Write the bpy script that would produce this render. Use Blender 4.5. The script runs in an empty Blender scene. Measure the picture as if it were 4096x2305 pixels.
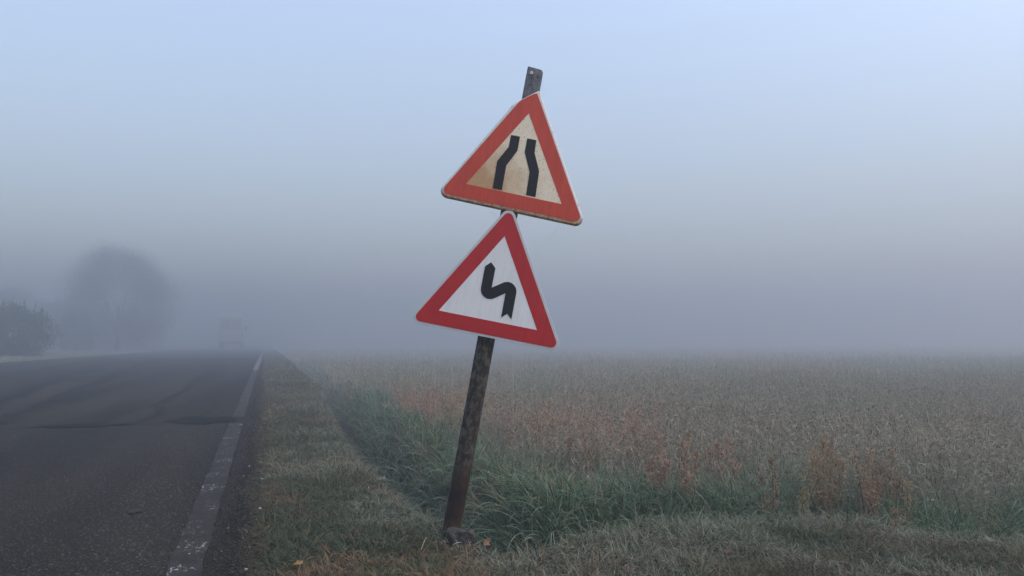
import bpy, math, random
import numpy as np
from mathutils import Vector, Matrix

rng = np.random.default_rng(11)
random.seed(7)
scene = bpy.context.scene
COL = scene.collection
PI = math.pi

# ------------------------------------------------------------------ camera numbers
H = 0.82
F = 795.0                      # focal length in pixels of a 1024 wide frame
YAW = math.radians(17.1)
PIT = math.atan(48 / F)
FW = np.array([math.sin(YAW), math.cos(YAW)])      # horizontal view direction
RT = np.array([math.cos(YAW), -math.sin(YAW)])     # to the right of it


def ray(u, v):
    a = (u - 512) / F
    b = (288 - v) / F
    d = math.cos(PIT) - b * math.sin(PIT)
    z = math.sin(PIT) + b * math.cos(PIT)
    return Vector((a * RT[0] + d * FW[0], a * RT[1] + d * FW[1], z))


def on_ground(u, v, z=0.0):
    r = ray(u, v)
    t = (z - H) / r.z
    return Vector((r.x * t, r.y * t, z))


def at_depth(u, v, d):
    r = ray(u, v)
    t = d / (r.x * FW[0] + r.y * FW[1])
    return Vector((r.x * t, r.y * t, H + r.z * t))


# ------------------------------------------------------------------ helpers
def tag(o, label=None, cat=None, group=None, kind=None):
    if label: o['label'] = label
    if cat: o['category'] = cat
    if group: o['group'] = group
    if kind: o['kind'] = kind
    return o


def empty(name, loc, label, cat, group=None):
    o = bpy.data.objects.new(name, None)
    o.empty_display_size = 0.1
    COL.objects.link(o)
    o.location = loc
    return tag(o, label, cat, group)


def link(name, me, parent=None, mats=()):
    o = bpy.data.objects.new(name, me)
    COL.objects.link(o)
    for m in mats:
        me.materials.append(m)
    if parent is not None:
        o.parent = parent
    return o


def mesh(name, verts, faces, parent=None, mat=None, smooth=False, mat_idx=None, mats=None):
    me = bpy.data.meshes.new(name)
    me.from_pydata([tuple(v) for v in verts], [], [tuple(f) for f in faces])
    if smooth:
        me.polygons.foreach_set('use_smooth', [True] * len(me.polygons))
    o = link(name, me, parent, mats or ([mat] if mat else []))
    if mat_idx is not None:
        me.polygons.foreach_set('material_index', mat_idx)
    me.update()
    return o


def np_mesh(name, V, Q, C=None, mat=None, parent=None):
    """V (n,3), Q (m,4) quads, C (n,3) point colours"""
    me = bpy.data.meshes.new(name)
    n, m = len(V), len(Q)
    k = Q.shape[1]
    me.vertices.add(n)
    me.vertices.foreach_set('co', V.astype(np.float32).ravel())
    me.loops.add(m * k)
    me.loops.foreach_set('vertex_index', Q.astype(np.int32).ravel())
    me.polygons.add(m)
    me.polygons.foreach_set('loop_start', np.arange(0, m * k, k, dtype=np.int32))
    if C is not None:
        a = me.attributes.new('Col', 'FLOAT_COLOR', 'POINT')
        c4 = np.ones((n, 4), np.float32)
        c4[:, :3] = C
        a.data.foreach_set('color', c4.ravel())
    me.update(calc_edges=True)
    me.validate()
    return link(name, me, parent, [mat] if mat else [])


def vnoise(x, y, s, seed=0):
    """smooth value noise 0..1"""
    x = np.asarray(x, float) * s + 1000.3
    y = np.asarray(y, float) * s + 1000.7
    xi = np.floor(x).astype(np.int64); yi = np.floor(y).astype(np.int64)
    fx = x - xi; fy = y - yi
    fx = fx * fx * (3 - 2 * fx); fy = fy * fy * (3 - 2 * fy)

    def h(a, b):
        n = (a * 374761393 + b * 668265263 + seed * 982451653) & 0xffffffff
        n = ((n ^ (n >> 13)) * 1274126177) & 0xffffffff
        return ((n ^ (n >> 16)) & 0xffff) / 65535.0
    return (h(xi, yi) * (1 - fx) + h(xi + 1, yi) * fx) * (1 - fy) + (h(xi, yi + 1) * (1 - fx) + h(xi + 1, yi + 1) * fx) * fy


def fbm(x, y, s, seed=0):
    return (vnoise(x, y, s, seed) * .55 + vnoise(x, y, s * 2.1, seed + 5) * .3 + vnoise(x, y, s * 4.3, seed + 9) * .15)


def sstep(a, b, x):
    t = np.clip((np.asarray(x, float) - a) / (b - a), 0, 1)
    return t * t * (3 - 2 * t)


# ------------------------------------------------------------------ terrain
SH_Y = [-10, 3.0, 3.5, 4.4, 5.4, 6.7, 8.3, 13.8, 30, 100]
SH_X = [.95, .92, .75, .68, .62, .61, .65, .85, .9, .95]
BD_X = [-1, .8, 1.08, 1.3, 1.57, 1.87, 2.24, 2.5, 2.74, 3.02, 3.6, 5, 400]
BD_Y = [2.9, 2.95, 3.0, 3.11, 3.21, 3.22, 3.14, 2.94, 2.74, 2.58, 2.3, 1.6, -120]


def drop(y):
    """the land falls away very gently with distance"""
    y = np.asarray(y, float)
    q = np.clip(y - 4, 0, 36)
    z = .00013 * q * q + .0094 * np.clip(y - 40, 0, 60)
    t = np.clip((y - 100) / 60, 0, 1)
    return z + .0094 * 60 * (t - t * t / 2)


def tall_dist(x, y):
    """> 0 where the grass stands uncut, roughly metres from the mown edge"""
    return np.minimum(x - np.interp(y, SH_Y, SH_X), (y - np.interp(x, BD_X, BD_Y)) * .9)


def zg(x, y):
    x = np.asarray(x, float); y = np.asarray(y, float)
    dm = tall_dist(x, y)
    deep = .52 - .30 * sstep(1.35, 2.3, x) * sstep(14, 5, y)
    lvl = -.13 + .05 * (fbm(x, y, .5, 3) - .5) - .16 * sstep(5, 28, y)
    verge = -.022 + .05 * (fbm(x, y, 1.7, 1) - .5) * sstep(-.05, .3, x) + .015 * (vnoise(x, y, 9, 2) - .5)
    bank = -deep * sstep(-.05, .17, dm)
    up = (deep + lvl) * sstep(.30, .78, dm)
    z = verge * (1 - sstep(-.05, .17, dm)) + bank + up
    z = np.where(x < -.14, -.05, z)
    left = -.012 + .03 * sstep(-8.75, -11, x)
    z = np.where(x < -8.72, left, z)
    return z - drop(y)


def z1(x, y):
    return float(zg(np.array([x]), np.array([y]))[0])


# ------------------------------------------------------------------ materials
def new_mat(name):
    m = bpy.data.materials.new(name)
    m.use_nodes = True
    nt = m.node_tree
    return m, nt, nt.nodes, nt.links, nt.nodes['Principled BSDF']


def noise(N, L, scale, detail=4, rough=.6, vec=None, dims='3D'):
    t = N.new('ShaderNodeTexNoise')
    t.inputs['Scale'].default_value = scale
    t.inputs['Detail'].default_value = detail
    t.inputs['Roughness'].default_value = rough
    if vec is not None: L.new(vec, t.inputs['Vector'])
    return t


def ramp(N, L, src, stops):
    r = N.new('ShaderNodeValToRGB')
    e = r.color_ramp.elements
    while len(e) < len(stops): e.new(.5)
    for el, (p, c) in zip(e, stops):
        el.position = p
        el.color = (*c, 1) if len(c) == 3 else c
    L.new(src, r.inputs['Fac'])
    return r


def mixc(N, L, fac, a, b):
    m = N.new('ShaderNodeMix'); m.data_type = 'RGBA'
    for k, v in ((0, fac), (6, a), (7, b)):
        if isinstance(v, (int, float)): m.inputs[k].default_value = v
        elif isinstance(v, tuple): m.inputs[k].default_value = (*v, 1)
        else: L.new(v, m.inputs[k])
    return m.outputs[2]


def objco(N):
    return N.new('ShaderNodeTexCoord').outputs['Object']


def bump(N, L, h, strength, dist, P):
    b = N.new('ShaderNodeBump')
    b.inputs['Strength'].default_value = strength
    b.inputs['Distance'].default_value = dist
    L.new(h, b.inputs['Height']); L.new(b.outputs['Normal'], P.inputs['Normal'])


def plant_mat(name, transl=.25, rough=.7):
    m, nt, N, L, P = new_mat(name)
    N.remove(P)
    at = N.new('ShaderNodeAttribute'); at.attribute_name = 'Col'
    d = N.new('ShaderNodeBsdfPrincipled'); d.inputs['Roughness'].default_value = rough
    d.inputs['Specular IOR Level'].default_value = .25
    t = N.new('ShaderNodeBsdfTranslucent')
    mx = N.new('ShaderNodeMixShader'); mx.inputs[0].default_value = transl
    L.new(at.outputs['Color'], d.inputs['Base Color']); L.new(at.outputs['Color'], t.inputs['Color'])
    L.new(d.outputs[0], mx.inputs[1]); L.new(t.outputs[0], mx.inputs[2])
    L.new(mx.outputs[0], N['Material Output'].inputs['Surface'])
    return m


M_GRASS = plant_mat('frosted grass')


def asphalt_mat():
    m, nt, N, L, P = new_mat('worn asphalt')
    co = objco(N)
    big = noise(N, L, .55, 5, .6, co)
    mp = N.new('ShaderNodeMapping'); mp.inputs['Scale'].default_value = (1.6, .12, 1); L.new(co, mp.inputs['Vector'])
    lane = noise(N, L, 1.0, 3, .5, mp.outputs[0])
    base = ramp(N, L, big.outputs['Fac'], [(.3, (.0175, .0160, .0142)), (.7, (.0255, .0235, .0205))])
    ln = ramp(N, L, lane.outputs['Fac'], [(.35, (.55, .55, .56)), (.65, (1.45, 1.43, 1.40))])
    mu = N.new('ShaderNodeMix'); mu.data_type = 'RGBA'; mu.blend_type = 'MULTIPLY'; mu.inputs[0].default_value = .8
    L.new(base.outputs[0], mu.inputs[6]); L.new(ln.outputs[0], mu.inputs[7])
    vo = N.new('ShaderNodeTexVoronoi'); vo.inputs['Scale'].default_value = 170; L.new(co, vo.inputs['Vector'])
    sp = N.new('ShaderNodeSeparateColor'); L.new(vo.outputs['Color'], sp.inputs[0])
    st = ramp(N, L, sp.outputs[0], [(0, (.4, .4, .4)), (.5, (.85, .85, .85)), (.90, (1.2, 1.18, 1.15)), (.955, (2.0, 2.0, 2.0)), (1, (5.5, 5.4, 5.2))])
    mu2 = N.new('ShaderNodeMix'); mu2.data_type = 'RGBA'; mu2.blend_type = 'MULTIPLY'; mu2.inputs[0].default_value = 1
    L.new(mu.outputs[2], mu2.inputs[6]); L.new(st.outputs[0], mu2.inputs[7])
    L.new(mu2.outputs[2], P.inputs['Base Color'])
    rr = ramp(N, L, big.outputs['Fac'], [(.3, (.78, .78, .78)), (.7, (.92, .92, .92))])
    L.new(rr.outputs[0], P.inputs['Roughness'])
    P.inputs['Specular IOR Level'].default_value = .06
    bump(N, L, vo.outputs['Distance'], .6, .004, P)
    return m


M_ASPHALT = asphalt_mat()


def line_mat(name, worn):
    m, nt, N, L, P = new_mat(name)
    co = objco(N)
    mp = N.new('ShaderNodeMapping'); mp.inputs['Scale'].default_value = (1, .55, 1); L.new(co, mp.inputs['Vector'])
    n1 = noise(N, L, 70, 4, .75, mp.outputs[0])
    n2 = noise(N, L, 4, 3, .6, co)
    ad = N.new('ShaderNodeMath'); ad.operation = 'MULTIPLY_ADD'; ad.inputs[1].default_value = .6
    L.new(n2.outputs['Fac'], ad.inputs[0]); L.new(n1.outputs['Fac'], ad.inputs[2])
    if worn:
        c = ramp(N, L, ad.outputs[0], [(.68, (.020, .0185, .0165)), (.78, (.026, .0248, .0225)), (.90, (.033, .0318, .0295)), (.955, (.055, .053, .05)), (.997, (.30, .29, .28))])
    else:
        c = ramp(N, L, ad.outputs[0], [(.5, (.05, .05, .048)), (.8, (.10, .10, .097)), (1, (.20, .20, .19))])
    L.new(c.outputs[0], P.inputs['Base Color'])
    P.inputs['Roughness'].default_value = .85
    P.inputs['Specular IOR Level'].default_value = .12
    bump(N, L, n1.outputs['Fac'], .4, .004, P)
    return m


def simple(name, c1, c2, scale, rough=.8, bumpd=0, spec=.4, lo=.35, hi=.65, detail=5):
    m, nt, N, L, P = new_mat(name)
    n = noise(N, L, scale, detail, .65, objco(N))
    c = ramp(N, L, n.outputs['Fac'], [(lo, c1), (hi, c2)])
    L.new(c.outputs[0], P.inputs['Base Color'])
    P.inputs['Roughness'].default_value = rough
    P.inputs['Specular IOR Level'].default_value = spec
    if bumpd: bump(N, L, n.outputs['Fac'], .8, bumpd, P)
    return m


def ground_mat():
    m, nt, N, L, P = new_mat('soil and thatch')
    at = N.new('ShaderNodeAttribute'); at.attribute_name = 'Col'
    n = noise(N, L, 60, 5, .7, objco(N))
    r = ramp(N, L, n.outputs['Fac'], [(.3, (.55, .55, .55)), (.7, (1.35, 1.35, 1.35))])
    mu = N.new('ShaderNodeMix'); mu.data_type = 'RGBA'; mu.blend_type = 'MULTIPLY'; mu.inputs[0].default_value = 1
    L.new(at.outputs['Color'], mu.inputs[6]); L.new(r.outputs[0], mu.inputs[7])
    L.new(mu.outputs[2], P.inputs['Base Color'])
    P.inputs['Roughness'].default_value = .95
    P.inputs['Specular IOR Level'].default_value = .15
    bump(N, L, n.outputs['Fac'], 1, .02, P)
    return m


# ------------------------------------------------------------------ ground sheet
def axis(segs):
    out = [segs[0][0]]
    for a, b, s0, s1 in segs:
        p = a
        while p < b - 1e-6:
            t = (p - a) / (b - a)
            p = min(b, p + s0 + (s1 - s0) * t)
            out.append(p)
    return np.array(out)


gx = axis([(-480, -60, 60, 25), (-60, -13, 12, 2), (-13, -8.6, .3, .06), (-8.6, -.4, 1, .6), (-.4, 3.6, .045, .045), (3.6, 14, .1, .8), (14, 60, 1.5, 8), (60, 480, 12, 60)])
gy = axis([(-480, -20, 80, 20), (-20, 1.2, 4, .1), (1.2, 7, .05, .05), (7, 16, .06, .3), (16, 60, .5, .5), (60, 170, 2, 4), (170, 480, 8, 60)])
GX, GY = np.meshgrid(gx, gy)
GZ = zg(GX.ravel(), GY.ravel())
V = np.stack([GX.ravel(), GY.ravel(), GZ], 1)
nx, ny = len(gx), len(gy)
I = np.arange(nx * ny).reshape(ny, nx)
Q = np.stack([I[:-1, :-1], I[:-1, 1:], I[1:, 1:], I[1:, :-1]], -1).reshape(-1, 4)
dmv = tall_dist(V[:, 0], V[:, 1])
w = fbm(V[:, 0], V[:, 1], 1.1, 21)[:, None]
c_mown = np.array([.055, .040, .022]) * (1 - w) + np.array([.042, .042, .022]) * w
c_field = np.array([.06, .05, .033]) * (1 - w) + np.array([.05, .045, .03]) * w
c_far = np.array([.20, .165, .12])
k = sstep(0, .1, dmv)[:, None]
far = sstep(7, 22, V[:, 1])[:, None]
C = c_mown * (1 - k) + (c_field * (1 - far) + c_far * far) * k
trench_shade = (sstep(.03, .12, dmv) * sstep(.6, .35, dmv) * sstep(30, 12, V[:, 1]))[:, None]
C = C * (1 - trench_shade) + np.array([.022, .018, .012]) * trench_shade  # shade of the ditch bottom put into the soil colour
C = np.where((V[:, 0] < -8.6)[:, None], np.array([.13, .13, .09]), C)
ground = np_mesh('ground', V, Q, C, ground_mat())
ground.data.polygons.foreach_set('use_smooth', [True] * len(ground.data.polygons))
tag(ground, 'damp brown soil under the verge, the ditch and the field', 'ground', kind='structure')

# ------------------------------------------------------------------ road
ys = axis([(-30, 2, 2, .08), (2, 20, .06, .4), (20, 60, .5, .5), (60, 170, 2, 4), (170, 470, 8, 60)])
redge = -.055 + .05 * (fbm(ys * 0, ys, 2.6, 31) - .5) * 2 + .03 * (vnoise(ys * 0, ys, 14, 33) - .5)
ledge = -8.72 + .12 * (fbm(ys * 0, ys, 1.4, 41) - .5) * 2
xs = np.array([0, .01, .25, .5, .75, .97, .99, 1])
Vr, Fr = [], []
for y, a, b in zip(ys, ledge, redge):
    for t in xs:
        Vr.append((a + (b - a) * t, y, (0 if 0 < t < 1 else -.03) - float(drop(y))))
n8 = len(xs)
for j in range(len(ys) - 1):
    for i in range(n8 - 1):
        p = j * n8 + i
        Fr.append((p, p + 1, p + n8 + 1, p + n8))
road = mesh('road', Vr, Fr, mat=M_ASPHALT)
tag(road, 'dark grey cracked asphalt road running away into the fog', 'road', kind='structure')


def strip(name, x0, x1, y0, y1, z, mat, jit, seed):
    yy = axis([(y0, min(y1, 14), .03, .08)] + ([(14, y1, .3, .5)] if y1 > 14 else [])) if y0 < 14 else axis([(y0, y1, .3, 1)])
    a = x0 + jit * (fbm(yy * 0, yy, 9, seed) - .5)
    b = x1 + jit * (fbm(yy * 0, yy, 9, seed + 3) - .5)
    vs = []
    for y, p, q in zip(yy, a, b): vs += [(p, y, z - float(drop(y))), (q, y, z - float(drop(y)))]
    fs = [(2 * i, 2 * i + 1, 2 * i + 3, 2 * i + 2) for i in range(len(yy) - 1)]
    return tag(mesh(name, vs, fs, mat=mat), kind='structure')


o = strip('road_marking', -.322, -.205, 1.5, 7.95, .004, line_mat('worn line paint', True), .022, 51)
tag(o, 'nearest piece of worn grey edge line on the asphalt', 'road marking')
o = strip('road_marking', -.322, -.205, 8.6, 20.6, .004, line_mat('faded line paint', True), .02, 57)
tag(o, 'faded edge line beyond the wet joint across the road', 'road marking')
o = strip('road_marking', -.325, -.2, 20.9, 300, .004, line_mat('white line paint', False), .015, 61)
tag(o, 'whiter edge line that starts farther along the road and fades in fog', 'road marking')

M_CRACK = simple('tarry crack', (.006, .006, .006), (.012, .011, .010), 30, .9, 0, .08)
M_WET = simple('wet asphalt', (.003, .003, .0028), (.007, .0066, .006), 18, .85, .002, .06)


def crack(pts, wid, seed, label, name='road_crack', z=.004):
    r = random.Random(seed)
    dense = []
    for (x0, y0), (x1, y1) in zip(pts[:-1], pts[1:]):
        n = max(3, int(math.hypot(x1 - x0, y1 - y0) / .09))
        for i in range(n):
            t = i / n
            dense.append((x0 + (x1 - x0) * t, y0 + (y1 - y0) * t))
    dense.append(pts[-1])
    px = 0; vs = []
    for i, (x, y) in enumerate(dense):
        px = px * .86 + r.uniform(-.035, .035)
        a, b = dense[max(0, i - 1)], dense[min(len(dense) - 1, i + 1)]
        d = Vector((b[0] - a[0], b[1] - a[1])); d.normalize()
        nx_, ny_ = -d.y, d.x
        e = min(1, i / 4, (len(dense) - 1 - i) / 4)
        w_ = wid * (.35 + r.random() * 1.0) * (.15 + .85 * e)
        w2 = wid * (.35 + r.random() * 1.0) * (.15 + .85 * e)
        ya, yb = y + ny_ * (px + w_), y + ny_ * (px - w2)
        vs += [(x + nx_ * (px + w_), ya, z - float(drop(ya))), (x + nx_ * (px - w2), yb, z - float(drop(yb)))]
    fs = [(2 * i, 2 * i + 2, 2 * i + 3, 2 * i + 1) for i in range(len(dense) - 1)]
    return tag(mesh(name, vs, fs, mat=M_CRACK), label, 'crack', kind='structure')


crack([(-1.17, 8.35), (-1.15, 8.8), (-1.1, 9.6), (-1.17, 10.5), (-1.2, 12), (-1.22, 13.6), (-1.3, 16), (-1.32, 19)], .05, 3, 'long crack up the middle of the near lane')
crack([(-2.3, 8.5), (-2.52, 9.84), (-2.69, 12.3), (-2.97, 16.5), (-3.3, 21), (-3.8, 28), (-3.9, 40)], .08, 5, 'long crack left of the near lane crack')
crack([(-2.9, 9.6), (-3.26, 11.75), (-3.85, 17.5), (-4.3, 23), (-5.4, 34), (-5.6, 46)], .12, 8, 'wide dark seam along the middle of the road')
crack([(-5.2, 17), (-5.6, 24), (-6.4, 33), (-7, 44)], .15, 9, 'dark seam in the far lane')
crack([(-8.4, 8.15), (-5, 8.05), (-2.24, 8.12), (-1.2, 8.2), (-.7, 8.3)], .013, 12, 'crack that runs straight across the road beside the wet patches')
crack([(-1.12, 9.7), (-.9, 10.1), (-.62, 10.2)], .022, 22, 'thin crack branching towards the edge line')
crack([(-2.6, 11.2), (-2.2, 11.9), (-1.9, 12.1), (-1.6, 12.6)], .03, 24, 'thin crack branching off the left long crack')
crack([(-4.6, 9.4), (-4.1, 10.6), (-4.3, 12.4), (-4.0, 14)], .035, 26, 'crack in the far lane nearest the cross crack')
crack([(-.75, 8.02), (-.4, 7.98), (-.12, 7.95)], .02, 14, 'short cross crack near the edge line')
crack([(-1.75, 13.5), (-1.9, 14.2), (-2.3, 14.8)], .02, 19, 'short slanting crack between the two long cracks')


def blob(name, cx, cy, rx, ry, seed, mat, label, z=.0065, rot=0, cat='wet patch', n=60):
    vs = [(cx, cy, z - float(drop(cy)))]
    for i in range(n):
        a = 2 * PI * i / n
        r_ = .72 + .5 * float(vnoise(np.array([math.cos(a) * 2.2 + seed]), np.array([math.sin(a) * 2.2]), 1.4, seed)[0]) + random.uniform(-.06, .06)
        x, y = rx * r_ * math.cos(a), ry * r_ * math.sin(a)
        yq = cy + x * math.sin(rot) + y * math.cos(rot)
        vs.append((cx + x * math.cos(rot) - y * math.sin(rot), yq, z - float(drop(yq))))
    fs = [(0, 1 + i, 1 + (i + 1) % n) for i in range(n)]
    return tag(mesh(name, vs, fs, mat=mat), label, cat, kind='structure')


blob('wet_patch', -.60, 8.38, .33, .36, 3, M_WET, 'wet dark patch nearest the edge line')
blob('wet_patch', -1.62, 8.17, .36, .15, 9, M_WET, 'long wet patch along the cross crack')
blob('wet_patch', -2.62, 8.07, .24, .13, 14, M_WET, 'wet patch at the left end of the cross crack')
M_SPOT = simple('pale repair spot', (.027, .026, .024), (.038, .0365, .034), 40, .9, 0, .1)
p = on_ground(135, 512)
blob('road_spot', p.x, p.y, .032, .045, 20, M_SPOT, 'small pale flattened spot on the asphalt', cat='spot', n=24)
# ------------------------------------------------------------------ blades
def blades(base, Ln, Wd, az, th0, kap, col, tip, S):
    n = len(base)
    i = np.arange(S)
    th = th0[:, None] + kap[:, None] * (i + .5)[None] / S
    dl = (Ln / S)[:, None]
    hx = np.cumsum(np.sin(th) * dl, 1); hz = np.cumsum(np.cos(th) * dl, 1)
    z0 = np.zeros((n, 1))
    hx = np.concatenate([z0, hx], 1); hz = np.concatenate([z0, hz], 1)
    ca, sa = np.cos(az)[:, None], np.sin(az)[:, None]
    P = np.stack([base[:, 0:1] + hx * ca, base[:, 1:2] + hx * sa, base[:, 2:3] + hz], -1)
    t = np.linspace(0, 1, S + 1)[None]
    wd = Wd[:, None] * (.55 + .45 * np.minimum(t * 4, 1)) * (1 - .93 * t ** 1.8) * .5
    tw = rng.uniform(-.7, .7, n)[:, None]
    sx = -sa * np.cos(tw); sy = ca * np.cos(tw); sz = np.sin(tw) * np.ones_like(sa)
    side = np.stack([sx * wd, sy * wd, sz * wd], -1)
    VV = np.stack([P - side, P + side], 2).reshape(-1, 3)          # n,(S+1),2
    tt = (t ** 1.3)[..., None]
    CC = col[:, None, :] * (1 - tt) + tip[:, None, :] * tt
    CC = np.repeat(CC[:, :, None, :], 2, 2).reshape(-1, 3)
    b = (np.arange(n) * (S + 1) * 2)[:, None] + (i * 2)[None]
    QQ = np.stack([b, b + 1, b + 3, b + 2], -1).reshape(-1, 4)
    return VV, QQ, CC


def join(parts):
    off = 0; Vs, Qs, Cs = [], [], []
    for v, q, c in parts:
        Vs.append(v); Qs.append(q + off); Cs.append(c); off += len(v)
    return np.concatenate(Vs), np.concatenate(Qs), np.concatenate(Cs)


def scatter(n, d0, d1, margin=.9, power=1.0):
    """points over the view wedge (with a margin), depth d0..d1; power>1 crowds them to the near side"""
    u = rng.random(n) ** power
    d = d0 + (d1 - d0) * u
    hw = .644 * d + margin
    l = rng.uniform(-1, 1, n) * hw
    return l * RT[0] + d * FW[0], l * RT[1] + d * FW[1], d


def pal(cols, wts, n):
    idx = rng.choice(len(cols), n, p=np.array(wts) / sum(wts))
    return np.array(cols)[idx] * rng.uniform(.75, 1.25, (n, 1))


FROST = np.array([.35, .385, .30])

# ---- mown grass on the verge and in the foreground
MOWN = []
LUMP = on_ground(463, 540, -.01)


def mown(n, d0, d1, S, lmin, lmax, wpx, power=1.0):
    x, y, d = scatter(n, d0, d1, 1.3, power)
    dm = tall_dist(x, y)
    edge = -.10 + .16 * fbm(x, y, 3, 71)
    fade = rng.random(len(x)) < sstep(-.02, .14, x - edge * .6 + .02)
    # bare, darker patches
    bare = vnoise(x, y, 2.3, 77) * .6 + vnoise(x, y, 6.1, 78) * .4
    lump_d = np.hypot((x - LUMP[0]) / .085, (y - LUMP[1] + .02) / .075)
    keep = (lump_d > 1) & (x > edge) & (dm < .13) & fade & (rng.random(len(x)) < .35 + 1.2 * sstep(.25, .5, bare))
    x, y, d = x[keep], y[keep], d[keep]
    m = len(x)
    z = zg(x, y)
    dm = dm[keep]
    L_ = rng.uniform(lmin, lmax, m) * (.6 + .8 * vnoise(x, y, 3.2, 81))
    L_ *= 1 + .8 * sstep(-.12, .05, dm)
    L_ *= np.where(np.hypot(x - LUMP[0], y - LUMP[1] + .1) < .14, .55, 1)
    L_ *= .7 + .75 * vnoise(x, y, 11, 87)
    W_ = np.maximum(rng.uniform(.0024, .0050, m), wpx * d / F)
    az = rng.uniform(0, 2 * PI, m) + 0
    th = rng.uniform(.25, 1.15, m); ka = rng.uniform(.2, 3.0, m)
    brown = sstep(.54, .68, fbm(x, y, 1.9, 83) * .7 + vnoise(x, y, 5, 84) * .3 + .07 * sstep(6, 3, d)) * (1 - .75 * sstep(.9, 1.4, x))
    olive = sstep(.54, .68, fbm(x, y, 1.3, 85))
    frost = sstep(.42, .62, fbm(x, y, 1.6, 86) + .14 * sstep(-.35, -.02, dm))
    g = pal([(.026, .052, .020), (.036, .056, .021), (.054, .068, .032), (.085, .072, .034)], [3, 3, 2, 2], m)
    b = pal([(.16, .092, .046), (.14, .074, .033), (.18, .115, .066), (.085, .072, .038)], [3, 2, 3, 2], m)
    ol = pal([(.060, .052, .018), (.08, .062, .024), (.05, .052, .024)], [2, 2, 2], m)
    c = g * (1 - olive[:, None]) + ol * olive[:, None]
    pick = (rng.random(m) < brown * .75 + .05)[:, None]
    c = np.where(pick, b, c)
    f = np.clip(frost * rng.uniform(0, 1.0, m) ** 1.6 + .35 * rng.uniform(0, 1, m) ** 2.5, 0, 1)[:, None]
    tip = c * (1 - f) + (FROST * rng.uniform(.6, 1.1, (m, 1))) * f
    c = c * (1 - .3 * f) + FROST * .3 * f
    MOWN.append(blades(np.stack([x, y, z - .004], 1), L_, W_, az, th, ka, c, tip, S))


mown(390000, 2.1, 4.2, 4, .025, .08, .45)
mown(440000, 4.2, 9, 3, .03, .08, .5)
mown(200000, 9, 22, 2, .04, .085, .5, 1.3)
mown(90000, 22, 70, 1, .06, .11, .6, 1.3)
V, Q, C = join(MOWN)
o = np_mesh('mown_grass', V, Q, C, M_GRASS)
tag(o, 'short frosted curly grass with brown patches on the verge beside the road', 'grass', kind='stuff')

# ---- long green grass round the ditch
LONG = []


def green_zone(x, y):
    dm = tall_dist(x, y)
    wid = np.interp(x, [.9, 1.3, 2.0, 2.6, 3.2], [1.0, 1.15, .95, .7, .6]) + .35 * (fbm(x, y, 1.5, 91) - .5)
    wid = wid * np.interp(y, [3, 9, 20], [1, .9, .7])
    return dm, sstep(.16, -.16, dm - wid)


def long_grass(n, d0, d1, S, power=1.0):
    x, y, d = scatter(n, d0, d1, 1.4, power)
    dm, gz = green_zone(x, y)
    patch = sstep(.54, .66, fbm(x, y, .9, 95))
    keep = (dm > .02) & (rng.random(len(x)) < np.maximum(gz, .55 * patch)) & (x > .2)
    # the ditch bottom stays thin, the far bank thick
    thin = sstep(.30, .50, dm) * .97 + .03
    thin = np.where((x > 1.0) & (y < 4.5), np.maximum(thin, sstep(.16, .34, dm)), thin)
    thin = np.where((x > 1.9) & (y < 4.5), np.maximum(thin, sstep(.03, .16, dm)), thin)
    keep &= rng.random(len(x)) < thin
    x, y, d, dm = x[keep], y[keep], d[keep], dm[keep]
    m = len(x)
    # clump the roots
    cx = np.round(x / .07) * .07; cy = np.round(y / .07) * .07
    x = x + (cx - x) * .55; y = y + (cy - y) * .55
    z = zg(x, y)
    L_ = rng.uniform(.14, .31, m) * (.65 + .6 * vnoise(x, y, 2.5, 96))
    L_ *= .6 + .4 * sstep(.05, .45, dm)
    W_ = np.maximum(rng.uniform(.0035, .0095, m), .55 * d / F)
    az = np.arctan2(cy * 7.13 % 1 - .5, cx * 9.7 % 1 - .5) + rng.normal(0, 1.3, m)
    # on the bank the blades lean out over the ditch (towards the road)
    lean = sstep(.9, .3, dm) * (x < 1.9)
    az = np.where(rng.random(m) < .45 * lean, rng.normal(PI + .1, .8, m), az)
    front = sstep(.6, .2, dm) * (x >= 1.5)
    az = np.where(rng.random(m) < .35 * front, rng.normal(-PI / 2 - .3, .7, m), az)
    th = rng.uniform(.0, .55, m) + .15 * lean
    ka = rng.uniform(.5, 3.0, m)
    yel = sstep(.5, .68, fbm(x, y, 2.2, 97))
    g = pal([(.022, .078, .026), (.030, .096, .036), (.050, .112, .048), (.032, .062, .016)], [3, 3, 2, 2], m)
    yl = pal([(.125, .11, .034), (.15, .115, .045), (.18, .135, .07)], [3, 2, 2], m)
    c = np.where((rng.random(m) < .12 + .45 * yel)[:, None], yl, g)
    f = np.clip(rng.uniform(0, 1, m) ** 2.4 + .22 * (vnoise(x, y, 1.8, 98) - .3), 0, .9)[:, None]
    tip = c * (1 - f) + np.array([.29, .37, .28]) * f
    c = c * (1 - .25 * f) + FROST * .25 * f
    LONG.append(blades(np.stack([x, y, z - .006], 1), L_, W_, az, th, ka, c, tip, S))


long_grass(200000, 2.7, 6, 7)
long_grass(150000, 6, 14, 4)
long_grass(90000, 14, 40, 3, 1.2)
V, Q, C = join(LONG)
o = np_mesh('ditch_grass', V, Q, C, M_GRASS)
tag(o, 'long green frosted grass arching over the roadside ditch', 'grass', kind='stuff')

# ---- dry frosted weeds of the field
WEED = []


def red_zone(x, y):
    # reddish drift left of and behind the post
    p = np.exp(-(((x - 2.0) / .9) ** 2 + ((y - 9.6) / 2.0) ** 2) * 1.1)
    q = np.exp(-(((x - 2.6) / .6) ** 2 + ((y - 6.6) / .8) ** 2))
    return np.clip(p * 1.25 + q * .9, 0, 1) * sstep(.25, .6, fbm(x, y, 1.2, 104) + .2)


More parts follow.
